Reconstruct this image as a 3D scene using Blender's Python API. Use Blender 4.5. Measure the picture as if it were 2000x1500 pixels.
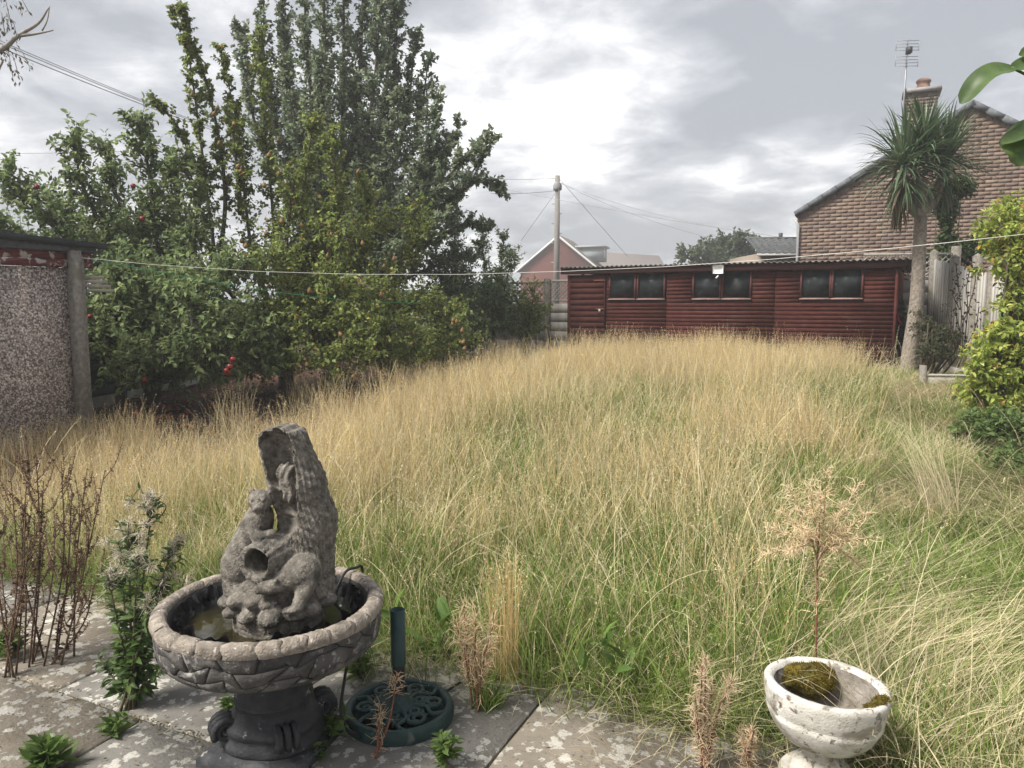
import bpy, math, random
import numpy as np
from mathutils import Vector, Matrix
R = math.radians
rng = np.random.default_rng(7)
random.seed(7)
scene = bpy.context.scene
for o in list(bpy.data.objects):
    bpy.data.objects.remove(o, do_unlink=True)
col = scene.collection

# ------------------------------------------------------------------ camera
EYE, PITCH, FPX = 1.55, R(6.1), 1500.0
cam_d = bpy.data.cameras.new('camera'); cam = bpy.data.objects.new('camera', cam_d); col.objects.link(cam)
cam.location = (0, 0, EYE); cam.rotation_euler = (R(90) - PITCH, 0, 0)
cam_d.sensor_width = 36; cam_d.sensor_fit = 'HORIZONTAL'; cam_d.lens = 36 * FPX / 2000
cam_d.clip_start = 0.05; cam_d.clip_end = 3000
scene.camera = cam

# ------------------------------------------------------------------ sky and sun
SUN_EL, SUN_AZ = R(52), R(-118)          # azimuth clockwise from +Y
sun_dir = Vector((math.sin(SUN_AZ) * math.cos(SUN_EL), math.cos(SUN_AZ) * math.cos(SUN_EL), math.sin(SUN_EL)))
world = bpy.data.worlds.new('World'); scene.world = world; world.use_nodes = True
def build_world():
    nt = world.node_tree; N = nt.nodes; L = nt.links; N.clear()
    def new(t, **k):
        n = N.new(t)
        for a, b in k.items(): setattr(n, a, b)
        return n
    def math_n(op, a, b=None, c=None):
        n = new('ShaderNodeMath', operation=op)
        for i, v in enumerate((a, b, c)):
            if v is None: continue
            if isinstance(v, (int, float)): n.inputs[i].default_value = v
            else: L.new(v, n.inputs[i])
        return n.outputs[0]
    tc = new('ShaderNodeTexCoord'); nrm = new('ShaderNodeVectorMath', operation='NORMALIZE'); L.new(tc.outputs['Generated'], nrm.inputs[0])
    sep = new('ShaderNodeSeparateXYZ'); L.new(nrm.outputs[0], sep.inputs[0])
    zz = math_n('ADD', math_n('MAXIMUM', sep.outputs[2], 0.0), 0.22)
    cmb = new('ShaderNodeCombineXYZ')
    L.new(math_n('DIVIDE', sep.outputs[0], zz), cmb.inputs[0]); L.new(math_n('DIVIDE', sep.outputs[1], zz), cmb.inputs[1])
    def noise(scale, det, rough, off, dist=0.0):
        mp = new('ShaderNodeMapping'); mp.inputs['Location'].default_value = off; L.new(cmb.outputs[0], mp.inputs[0])
        n = new('ShaderNodeTexNoise'); n.inputs['Scale'].default_value = scale; n.inputs['Detail'].default_value = det
        n.inputs['Roughness'].default_value = rough; n.inputs['Distortion'].default_value = dist; L.new(mp.outputs[0], n.inputs[0])
        return n.outputs[0]
    n1 = noise(1.3, 8, 0.58, (3.1, 1.7, 0.4), 0.3); n2 = noise(4.2, 7, 0.58, (7.3, -2.2, 1.4), 0.4)
    val = math_n('ADD', math_n('MULTIPLY', math_n('SUBTRACT', n1, 0.5), 1.5), math_n('MULTIPLY', math_n('SUBTRACT', n2, 0.5), 0.85)); val = math_n('ADD', val, 0.505)
    # cloud banks and thin places in the deck: (azimuth deg, elevation deg, angular size deg, strength)
    for az, el, size, s in ((6, 13, 7, 0.20), (3, 21, 6, 0.10), (-26, 22, 6, 0.22), (13, 21, 5, 0.10), (17, 15.5, 5, -0.20), (23, 14, 6, -0.16), (27, 19, 6, -0.06), (6, 6.0, 5, -0.14), (13, 5, 5, -0.12), (18, 11.0, 3, 0.12), (-14, 24, 6, -0.08),
                            (-32, 10, 10, -0.12), (20, 5, 5, -0.05), (-2, 20, 4, -0.10), (8, 24, 4, -0.06)):
        d = Vector((math.sin(R(az)) * math.cos(R(el)), math.cos(R(az)) * math.cos(R(el)), math.sin(R(el))))
        dt = new('ShaderNodeVectorMath', operation='DOT_PRODUCT'); L.new(nrm.outputs[0], dt.inputs[0]); dt.inputs[1].default_value = d
        k = 1.0 / (1 - math.cos(R(size)))
        g = math_n('POWER', 2.718, math_n('MULTIPLY', math_n('SUBTRACT', dt.outputs['Value'], 1.0), k))
        val = math_n('ADD', val, math_n('MULTIPLY', g, s))
    rmp = new('ShaderNodeValToRGB'); L.new(val, rmp.inputs[0])
    e = rmp.color_ramp.elements
    e[0].position = 0.30; e[0].color = (0.203, 0.209, 0.224, 1)
    e[1].position = 0.80; e[1].color = (0.66, 0.655, 0.64, 1)
    for p, c in ((0.44, (0.260, 0.266, 0.282, 1)), (0.54, (0.316, 0.320, 0.333, 1)), (0.66, (0.43, 0.43, 0.435, 1))):
        x = e.new(p); x.color = c
    sky = new('ShaderNodeTexSky', sky_type='NISHITA'); sky.sun_disc = False; sky.sun_elevation = SUN_EL; sky.sun_rotation = SUN_AZ
    sky.dust_density = 3.0
    b1 = new('ShaderNodeBackground'); L.new(sky.outputs[0], b1.inputs[0]); b1.inputs[1].default_value = 0.10
    b2 = new('ShaderNodeBackground'); L.new(rmp.outputs[0], b2.inputs[0]); b2.inputs[1].default_value = 1.0
    mx = new('ShaderNodeMixShader'); mx.inputs[0].default_value = 0.93; L.new(b1.outputs[0], mx.inputs[1]); L.new(b2.outputs[0], mx.inputs[2])
    out = new('ShaderNodeOutputWorld'); L.new(mx.outputs[0], out.inputs[0])
build_world()
sl = bpy.data.lights.new('sun', 'SUN'); sl.energy = 3.0; sl.angle = R(18); sl.color = (1.0, 0.95, 0.86)
so = bpy.data.objects.new('sun', sl); col.objects.link(so)
so.rotation_euler = sun_dir.to_track_quat('Z', 'Y').to_euler()
vs = scene.view_settings; vs.view_transform = 'Standard'; vs.look = 'None'; vs.exposure = 1.28; vs.gamma = 1.0; vs.use_curve_mapping = False
cy = scene.cycles
cy.max_bounces = 4; cy.diffuse_bounces = 3; cy.glossy_bounces = 2; cy.transmission_bounces = 3; cy.transparent_max_bounces = 4; cy.volume_bounces = 0; cy.use_adaptive_sampling = True; cy.adaptive_threshold = 0.02
cy.use_denoising = True; cy.caustics_reflective = False; cy.caustics_refractive = False

# ------------------------------------------------------------------ helpers
def at(px, py, d):
    """point that stands d metres out in front of the eye, given by its bearing in the photograph"""
    u, v = (px - 1000) / FPX, (750 - py) / FPX
    t = d / (math.cos(PITCH) + v * math.sin(PITCH))
    return Vector((u * t, d, EYE + t * (-math.sin(PITCH) + v * math.cos(PITCH))))
GA = R(25)                                             # the plot runs 25 degrees to the right of the view
AX = np.array((math.sin(GA), math.cos(GA))); PX = np.array((math.cos(GA), -math.sin(GA)))
OX = np.array((-1.38, 2.72))                           # a corner of the paving
def sstep(a, b, x):
    t = np.clip((np.asarray(x, float) - a) / (b - a), 0, 1); return t * t * (3 - 2 * t)
def gz(x, y):
    x = np.asarray(x, float); y = np.asarray(y, float)
    v = (x - OX[0]) * AX[0] + (y - OX[1]) * AX[1]
    h = 0.38 * sstep(0.9, 10.5, v)
    return h + 0.025 * np.sin(1.3 * x + 0.7) * np.sin(1.1 * y) * sstep(0.9, 2.5, v) - 0.012
def gz1(x, y): return float(gz(x, y))
def vnoise(x, y, s, seed=0):
    """smooth value noise 0..1"""
    r = np.random.default_rng(seed).random((64, 64))
    x = np.asarray(x) / s + 100.0; y = np.asarray(y) / s + 100.0
    i = np.floor(x).astype(int); j = np.floor(y).astype(int); fx = x - i; fy = y - j
    fx = fx * fx * (3 - 2 * fx); fy = fy * fy * (3 - 2 * fy)
    g = lambda a, b: r[a % 64, b % 64]
    return (g(i, j) * (1 - fx) + g(i + 1, j) * fx) * (1 - fy) + (g(i, j + 1) * (1 - fx) + g(i + 1, j + 1) * fx) * fy

class MB:
    """collects verts and faces; build() links them as ONE mesh object"""
    def __init__(s): s.v = []; s.f = []; s.c = []; s.n = 0; s.m = []
    def add(s, verts, faces, colr=None, mi=0):
        verts = np.asarray(verts, float).reshape(-1, 3)
        for f in faces: s.f.append([i + s.n for i in f]); s.m.append(mi)
        s.v.append(verts); s.n += len(verts)
        s.c.append(np.tile(np.array(colr if colr is not None else (1, 1, 1), float), (len(verts), 1)) if np.ndim(colr) < 2 else np.asarray(colr, float))
    def box(s, lo, hi, mat=None, mi=0, colr=None):
        x0, y0, z0 = lo; x1, y1, z1 = hi
        v = np.array([(x0,y0,z0),(x1,y0,z0),(x1,y1,z0),(x0,y1,z0),(x0,y0,z1),(x1,y0,z1),(x1,y1,z1),(x0,y1,z1)], float)
        if mat is not None: v = np.array([tuple(mat @ Vector(p)) for p in v])
        s.add(v, [(0,3,2,1),(4,5,6,7),(0,1,5,4),(1,2,6,5),(2,3,7,6),(3,0,4,7)], colr, mi); return s
    def tube(s, pts, rad, n=8, colr=None, cap=True, mi=0):
        pts = [Vector(p) for p in pts]; m = len(pts)
        if isinstance(rad, (int, float)): rad = [rad] * m
        V = []; prev = None
        for i, p in enumerate(pts):
            t = (pts[min(i + 1, m - 1)] - pts[max(i - 1, 0)])
            t = t.normalized() if t.length > 1e-9 else Vector((0, 0, 1))
            a = prev - t * prev.dot(t) if prev is not None else t.orthogonal()
            a = a.normalized() if a.length > 1e-6 else t.orthogonal().normalized()
            prev = a; b = t.cross(a)
            for k in range(n):
                q = 2 * math.pi * k / n
                V.append(tuple(p + (a * math.cos(q) + b * math.sin(q)) * rad[i]))
        F = [(i*n+k, i*n+(k+1)%n, (i+1)*n+(k+1)%n, (i+1)*n+k) for i in range(m-1) for k in range(n)]
        if cap: F += [tuple(range(n))[::-1], tuple(range((m-1)*n, m*n))]
        s.add(V, F, colr, mi); return s
    def lathe(s, prof, n=48, c=(0,0,0), colr=None, close=False, mi=0, wob=None):
        V = []
        for (r, z) in prof:
            for k in range(n):
                q = 2 * math.pi * k / n; rr = r if wob is None else r * wob(q, z)
                V.append((c[0] + rr*math.cos(q), c[1] + rr*math.sin(q), c[2] + z))
        m = len(prof)
        F = [(i*n+k, i*n+(k+1)%n, (i+1)*n+(k+1)%n, (i+1)*n+k) for i in range(m-1) for k in range(n)]
        if prof[0][0] > 1e-6 and close: F.append(tuple(range(n))[::-1])
        if prof[-1][0] > 1e-6 and close: F.append(tuple(range((m-1)*n, m*n)))
        s.add(V, F, colr, mi); return s
    def build(s, name, mat, parent=None, smooth=False, loc=None, attr=True):
        me = bpy.data.meshes.new(name)
        V = np.concatenate(s.v) if s.v else np.zeros((0, 3))
        tot = np.array([len(f) for f in s.f], np.int32); flat = np.fromiter((i for f in s.f for i in f), np.int32)
        raw_mesh(me, V, flat, tot)
        if attr:
            C = np.concatenate(s.c); a = me.color_attributes.new('Col', 'FLOAT_COLOR', 'POINT')
            a.data.foreach_set('color', np.hstack([C, np.ones((len(C), 1))]).astype(np.float32).ravel())
        for mm in (mat if isinstance(mat, (list, tuple)) else [mat]): me.materials.append(mm)
        if len(me.materials) > 1: me.polygons.foreach_set('material_index', np.array(s.m, np.int32))
        if smooth: me.polygons.foreach_set('use_smooth', np.ones(len(me.polygons), bool))
        return link(name, me, parent, loc)
def raw_mesh(me, V, flat, tot):
    me.vertices.add(len(V)); me.vertices.foreach_set('co', np.asarray(V, np.float32).ravel())
    me.loops.add(len(flat)); me.loops.foreach_set('vertex_index', np.asarray(flat, np.int32))
    me.polygons.add(len(tot)); st = np.concatenate([[0], np.cumsum(tot)[:-1]]).astype(np.int32)
    me.polygons.foreach_set('loop_start', st); me.polygons.foreach_set('loop_total', np.asarray(tot, np.int32))
    me.update(calc_edges=True)
def link(name, data, parent=None, loc=None):
    o = bpy.data.objects.new(name, data); col.objects.link(o)
    if parent is not None: o.parent = parent
    if loc is not None: o.location = loc
    return o
def tag(o, label=None, cat=None, group=None, kind=None):
    for k, v in (('label', label), ('category', cat), ('group', group), ('kind', kind)):
        if v: o[k] = v
    return o
def thing(name, label, cat, loc=(0,0,0), rz=0, group=None):
    o = link(name, None); o.location = loc; o.rotation_euler = (0, 0, rz); o.empty_display_size = 0.1
    return tag(o, label, cat, group)
def array_mesh(name, V, quads, mat, parent=None, C=None, smooth=False):
    """V (n,3), quads (m,k) with one k"""
    me = bpy.data.meshes.new(name); quads = np.asarray(quads, np.int32)
    raw_mesh(me, V, quads.ravel(), np.full(len(quads), quads.shape[1], np.int32))
    if C is not None:
        a = me.color_attributes.new('Col', 'FLOAT_COLOR', 'POINT')
        a.data.foreach_set('color', np.hstack([C, np.ones((len(C), 1))]).astype(np.float32).ravel())
    me.materials.append(mat)
    if smooth: me.polygons.foreach_set('use_smooth', np.ones(len(me.polygons), bool))
    return link(name, me, parent)

# ------------------------------------------------------------------ materials
MATS = {}
def pmat(name, stops, scale=8, rough=0.85, detail=6, bump=0.0, bscale=None, dist=0.0, metal=0.0, spec=0.3, stretch=None, spots=None, spots2=None, attr=False, randv=0.0, coord='Object', trans=0.0, voro=None, bdist=0.01, lich=None):
    """stops: [(pos, colour)...] driven by noise; spots: (scale, threshold, colour, soft) patches; voro: (scale,[colours]) pebble cells"""
    if name in MATS: return MATS[name]
    m = bpy.data.materials.new(name); m.use_nodes = True; MATS[name] = m
    nt = m.node_tree; N = nt.nodes; L = nt.links; b = N['Principled BSDF']; out = N['Material Output']
    tc = N.new('ShaderNodeTexCoord'); src = tc.outputs[coord]
    if stretch:
        mp = N.new('ShaderNodeMapping'); mp.inputs['Scale'].default_value = stretch; L.new(src, mp.inputs[0]); st = mp.outputs[0]
    else: st = src
    n = N.new('ShaderNodeTexNoise'); n.inputs['Scale'].default_value = scale; n.inputs['Detail'].default_value = detail; n.inputs['Distortion'].default_value = dist
    n.inputs['Roughness'].default_value = 0.6
    L.new(st, n.inputs[0]); r = N.new('ShaderNodeValToRGB'); L.new(n.outputs[0], r.inputs[0])
    e = r.color_ramp.elements; e[0].position, e[0].color = stops[0][0], (*stops[0][1], 1); e[1].position, e[1].color = stops[-1][0], (*stops[-1][1], 1)
    for p, c in stops[1:-1]: x = e.new(p); x.color = (*c, 1)
    cs = r.outputs[0]
    def mix(kind, fac, a, bb):
        x = N.new('ShaderNodeMix'); x.data_type = 'RGBA'; x.blend_type = kind
        for sock, val in ((x.inputs[0], fac), (x.inputs[6], a), (x.inputs[7], bb)):
            if hasattr(val, 'is_output'): L.new(val, sock)
            elif isinstance(val, (tuple, list)): sock.default_value = (*val, 1)
            else: sock.default_value = val
        return x.outputs[2]
    height = n.outputs[0]
    if voro:
        vs_, cols = voro; vo = N.new('ShaderNodeTexVoronoi'); vo.inputs['Scale'].default_value = vs_; L.new(src, vo.inputs[0])
        sp = N.new('ShaderNodeSeparateColor'); L.new(vo.outputs['Color'], sp.inputs[0])
        vr = N.new('ShaderNodeValToRGB'); vr.color_ramp.interpolation = 'CONSTANT'; L.new(sp.outputs[0], vr.inputs[0])
        ve = vr.color_ramp.elements; ve[0].position = 0; ve[0].color = (*cols[0], 1); ve[1].position = 1 / len(cols); ve[1].color = (*cols[1], 1)
        for i in range(2, len(cols)): x = ve.new(i / len(cols)); x.color = (*cols[i], 1)
        edge = N.new('ShaderNodeMapRange'); edge.inputs[1].default_value = 0.5; edge.inputs[2].default_value = 0.95; L.new(vo.outputs['Distance'], edge.inputs[0])
        cs = mix('MULTIPLY', 1.0, vr.outputs[0], cs)
        cs = mix('MIX', edge.outputs[0], cs, (0.15, 0.125, 0.115))
        inv = N.new('ShaderNodeMath'); inv.operation = 'SUBTRACT'; inv.inputs[0].default_value = 1; L.new(vo.outputs['Distance'], inv.inputs[1]); height = inv.outputs[0]
    for spt in (spots, spots2):
        if not spt: continue
        s_, th, c_, soft = spt[:4]
        n2 = N.new('ShaderNodeTexNoise'); n2.inputs['Scale'].default_value = s_; n2.inputs['Detail'].default_value = 5; n2.inputs['Roughness'].default_value = 0.55; n2.inputs['Distortion'].default_value = 0.4
        mp2 = N.new('ShaderNodeMapping'); mp2.inputs['Location'].default_value = (s_ * 3.7, 1.3, 5.1 + th * 40); L.new(src, mp2.inputs[0]); L.new(mp2.outputs[0], n2.inputs[0])
        mr = N.new('ShaderNodeMapRange'); mr.inputs[1].default_value = th; mr.inputs[2].default_value = th + soft; L.new(n2.outputs[0], mr.inputs[0])
        cs = mix('MIX', mr.outputs[0], cs, c_)
    if lich:
        for (ls, rmax, lc) in lich:      # round crusty lichen rosettes of many sizes
            dn = N.new('ShaderNodeTexNoise'); dn.inputs['Scale'].default_value = ls * 2.2; dn.inputs['Detail'].default_value = 4; L.new(src, dn.inputs[0])
            va = N.new('ShaderNodeVectorMath'); va.operation = 'MULTIPLY_ADD'; L.new(dn.outputs['Color'], va.inputs[0]); va.inputs[1].default_value = (1.3 / ls,) * 3; L.new(src, va.inputs[2])
            vo = N.new('ShaderNodeTexVoronoi'); vo.inputs['Scale'].default_value = ls; L.new(va.outputs[0], vo.inputs[0])
            sp = N.new('ShaderNodeSeparateColor'); L.new(vo.outputs['Color'], sp.inputs[0])
            pw = N.new('ShaderNodeMath'); pw.operation = 'POWER'; L.new(sp.outputs[0], pw.inputs[0]); pw.inputs[1].default_value = 2.5
            ra = N.new('ShaderNodeMath'); ra.operation = 'MULTIPLY'; L.new(pw.outputs[0], ra.inputs[0]); ra.inputs[1].default_value = rmax
            df = N.new('ShaderNodeMath'); df.operation = 'SUBTRACT'; L.new(ra.outputs[0], df.inputs[0]); L.new(vo.outputs['Distance'], df.inputs[1])
            mr = N.new('ShaderNodeMapRange'); mr.inputs[1].default_value = -0.01; mr.inputs[2].default_value = 0.10; mr.inputs[4].default_value = 0.85; L.new(df.outputs[0], mr.inputs[0])
            fn_ = N.new('ShaderNodeTexNoise'); fn_.inputs['Scale'].default_value = 150; L.new(src, fn_.inputs[0]); mf = N.new('ShaderNodeMapRange'); mf.inputs[1].default_value = 0.3; mf.inputs[2].default_value = 0.6; mf.inputs[3].default_value = 0.45; L.new(fn_.outputs[0], mf.inputs[0])
            mm = N.new('ShaderNodeMath'); mm.operation = 'MULTIPLY'; L.new(mr.outputs[0], mm.inputs[0]); L.new(mf.outputs[0], mm.inputs[1]); cs = mix('MIX', mm.outputs[0], cs, lc)
    if attr:
        at_ = N.new('ShaderNodeAttribute'); at_.attribute_name = 'Col'; cs = mix('MULTIPLY', 1.0, cs, at_.outputs[0])
    if randv:
        oi = N.new('ShaderNodeObjectInfo'); hv = N.new('ShaderNodeHueSaturation'); L.new(cs, hv.inputs['Color'])
        mr = N.new('ShaderNodeMapRange'); mr.inputs[3].default_value = 1 - randv; mr.inputs[4].default_value = 1 + randv; L.new(oi.outputs['Random'], mr.inputs[0]); L.new(mr.outputs[0], hv.inputs['Value']); cs = hv.outputs[0]
    L.new(cs, b.inputs['Base Color']); b.inputs['Roughness'].default_value = rough; b.inputs['Metallic'].default_value = metal; b.inputs['Specular IOR Level'].default_value = spec
    if bump:
        bp = N.new('ShaderNodeBump'); bp.inputs['Strength'].default_value = bump; bp.inputs['Distance'].default_value = bdist
        if bscale:
            n3 = N.new('ShaderNodeTexNoise'); n3.inputs['Scale'].default_value = bscale; n3.inputs['Detail'].default_value = 5; L.new(st, n3.inputs[0]); height = n3.outputs[0]
        L.new(height, bp.inputs['Height']); L.new(bp.outputs[0], b.inputs['Normal'])
    if trans:
        tr = N.new('ShaderNodeBsdfTranslucent'); L.new(cs, tr.inputs[0]); ms = N.new('ShaderNodeMixShader'); ms.inputs[0].default_value = trans
        L.new(b.outputs[0], ms.inputs[1]); L.new(tr.outputs[0], ms.inputs[2]); L.new(ms.outputs[0], out.inputs[0])
    return m
W1 = [(0.3, (1, 1, 1)), (0.7, (1, 1, 1))]
def soft(c, k=0.3): return [(0.3, tuple(x * (1 - k) for x in c)), (0.7, tuple(x * (1 + k) for x in c))]
M_leaf = pmat('leaf_skin', [(0.3, (0.95, 0.95, 0.95)), (0.7, (1.35, 1.35, 1.35))], scale=3, rough=0.5, attr=True, trans=0.5, spec=0.25, detail=2)
M_grass = pmat('grass_blade', [(0.35, (0.85, 0.85, 0.85)), (0.65, (1.12, 1.12, 1.12))], scale=1.2, rough=0.65, attr=True, trans=0.35, randv=0.16, spec=0.25, detail=2)
M_bark = pmat('bark', [(0.3, (0.045, 0.037, 0.03)), (0.7, (0.13, 0.115, 0.10))], scale=22, rough=0.95, bump=0.6, stretch=(1, 1, 0.25))
M_stem = pmat('plant_stem', [(0.3, (0.9, 0.9, 0.9)), (0.7, (1.1, 1.1, 1.1))], scale=20, rough=0.8, attr=True)
M_conc = pmat('weathered_concrete', [(0.3, (0.13, 0.115, 0.098)), (0.5, (0.21, 0.19, 0.165)), (0.72, (0.29, 0.27, 0.24))], scale=22, rough=0.95, bump=0.7, bscale=120, spots=(5, 0.56, (0.15, 0.14, 0.10), 0.12))
M_grey_conc = pmat('grey_concrete_board', [(0.3, (0.24, 0.235, 0.22)), (0.7, (0.38, 0.37, 0.35))], scale=4, rough=0.95, bump=0.3, bscale=60, randv=0.1)
# ================================================================== ground
def build_ground():
    def axis(a, b, fine, far):
        pts = list(np.arange(a, b, fine)); x, s = b, fine
        while x < far: pts.append(x); s *= 1.5; x += s
        pts.append(far); x, s = a - fine, fine; lo = []
        while x > -far: lo.append(x); s *= 1.5; x -= s
        return np.array([-far] + lo[::-1] + pts)
    X = axis(-9, 10, 0.25, 1500); Y = axis(-2, 18, 0.25, 1500)
    gx, gy = np.meshgrid(X, Y); V = np.stack([gx.ravel(), gy.ravel(), gz(gx, gy).ravel() - 0.03], 1)
    n, m = len(X), len(Y); i, j = np.meshgrid(np.arange(n - 1), np.arange(m - 1)); a = (j * n + i).ravel()
    m_ = pmat('earth', [(0.3, (0.035, 0.027, 0.018)), (0.55, (0.075, 0.055, 0.032)), (0.75, (0.11, 0.085, 0.05))], scale=6, rough=1, bump=0.8, bscale=30, spots=(2.2, 0.55, (0.05, 0.06, 0.02), 0.15))
    o = array_mesh('ground', V, np.stack([a, a + 1, a + n + 1, a + n], 1), m_, smooth=True); tag(o, kind='structure')
    # soil of the fruit bed, rough lumps
    nx, ny = 90, 110; u = np.linspace(-9.6, -5.2, nx); v = np.linspace(3.6, 15.5, ny); uu, vv = np.meshgrid(u, v)
    wx = uu * PX[0] + vv * AX[0]; wy = uu * PX[1] + vv * AX[1]
    h = gz(wx, wy) + 0.012 + 0.06 * vnoise(wx, wy, 0.14, 3) + 0.05 * vnoise(wx, wy, 0.5, 4) - 0.1 * (1 - sstep(-9.6, -9.3, uu) * (1 - sstep(-5.7, -5.2, uu)))
    a = (np.arange(ny - 1)[:, None] * nx + np.arange(nx - 1)[None]).ravel()
    m2 = pmat('bed_soil', [(0.3, (0.03, 0.019, 0.014)), (0.55, (0.068, 0.040, 0.028)), (0.75, (0.11, 0.07, 0.05))], scale=14, rough=1, bump=1, bscale=45)
    tag(array_mesh('soil_bed', np.stack([wx.ravel(), wy.ravel(), h.ravel()], 1), np.stack([a, a + 1, a + nx + 1, a + nx], 1), m2, smooth=True), kind='structure')
build_ground()

def build_patio():
    root = link('patio', None); tag(root, kind='structure')
    m = [pmat('paving_%d' % i, [(0.3, tuple(c * 0.75 for c in cc)), (0.52, cc), (0.75, tuple(c * 1.2 for c in cc))], scale=4.5, rough=0.95, bump=0.35, bscale=70,
              spots=(60, 0.58, (0.095, 0.088, 0.078), 0.1), spots2=(3.0, 0.54, (0.12, 0.095, 0.068), 0.2), lich=[(13, 0.78, (0.45, 0.435, 0.40)), (30, 0.8, (0.41, 0.40, 0.365))]) for i, cc in enumerate([(0.155, 0.147, 0.132), (0.185, 0.162, 0.132), (0.15, 0.142, 0.13)])]
    jf = MB(); jf.box((-4.9, -2.38, -0.04), (5.6, 0.88, -0.009)); o = jf.build('joint_filler', pmat('joint_moss', [(0.3, (0.035, 0.028, 0.018)), (0.55, (0.07, 0.06, 0.03)), (0.75, (0.10, 0.10, 0.035))], scale=25, rough=1, bump=0.8, bscale=120), root, attr=False); o.location = (OX[0], OX[1], 0); o.rotation_euler = (0, 0, -GA)
    rows = [(0.0, 0.9, -0.5), (-0.6, 0.0, 0.0), (-1.2, -0.6, -0.45), (-1.8, -1.2, 0.1), (-2.4, -1.8, -0.4)]
    k = 0
    for (v0, v1, off) in rows:
        for i in range(-5, 7):
            u0 = off + i * 0.9; u1 = u0 + 0.9
            cx, cy = OX + PX * (u0 + u1) / 2 + AX * (v0 + v1) / 2
            g = 0.006; hw, hd = (u1 - u0) / 2 - g, (v1 - v0) / 2 - g
            mb = MB(); n = 10
            # softly worn top: a small grid with chipped edges
            jit = lambda s: random.uniform(-s, s)
            top = []; 
            ed = [(-hw + 2 * hw * q / n, -hd) for q in range(n)] + [(hw, -hd + 2 * hd * q / n) for q in range(n)] + [(hw - 2 * hw * q / n, hd) for q in range(n)] + [(-hw, hd - 2 * hd * q / n) for q in range(n)]
            ring0 = [(x + jit(0.004), y + jit(0.004), -0.012) for x, y in ed]; ring1 = [(x * 0.993 + jit(0.002), y * 0.991 + jit(0.002), jit(0.0012)) for x, y in ed]
            ringb = [(x, y, -0.05) for x, y in ed]; q = len(ed)
            F = [(a, (a + 1) % q, q + (a + 1) % q, q + a) for a in range(q)] + [(q + a, q + (a + 1) % q, 2 * q + (a + 1) % q, 2 * q + a) for a in range(q)] + [tuple(range(2 * q, 3 * q))]
            mb.add(ringb + ring0 + ring1, F)
            o = mb.build('paving_slab', m[k % 3], root, attr=False); k += 1
            o.location = (cx, cy, jit(0.004)); o.rotation_euler = (jit(0.006), jit(0.006), -GA)
            o.data.transform(Matrix.Translation((0, 0, 0)))
build_patio()

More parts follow.
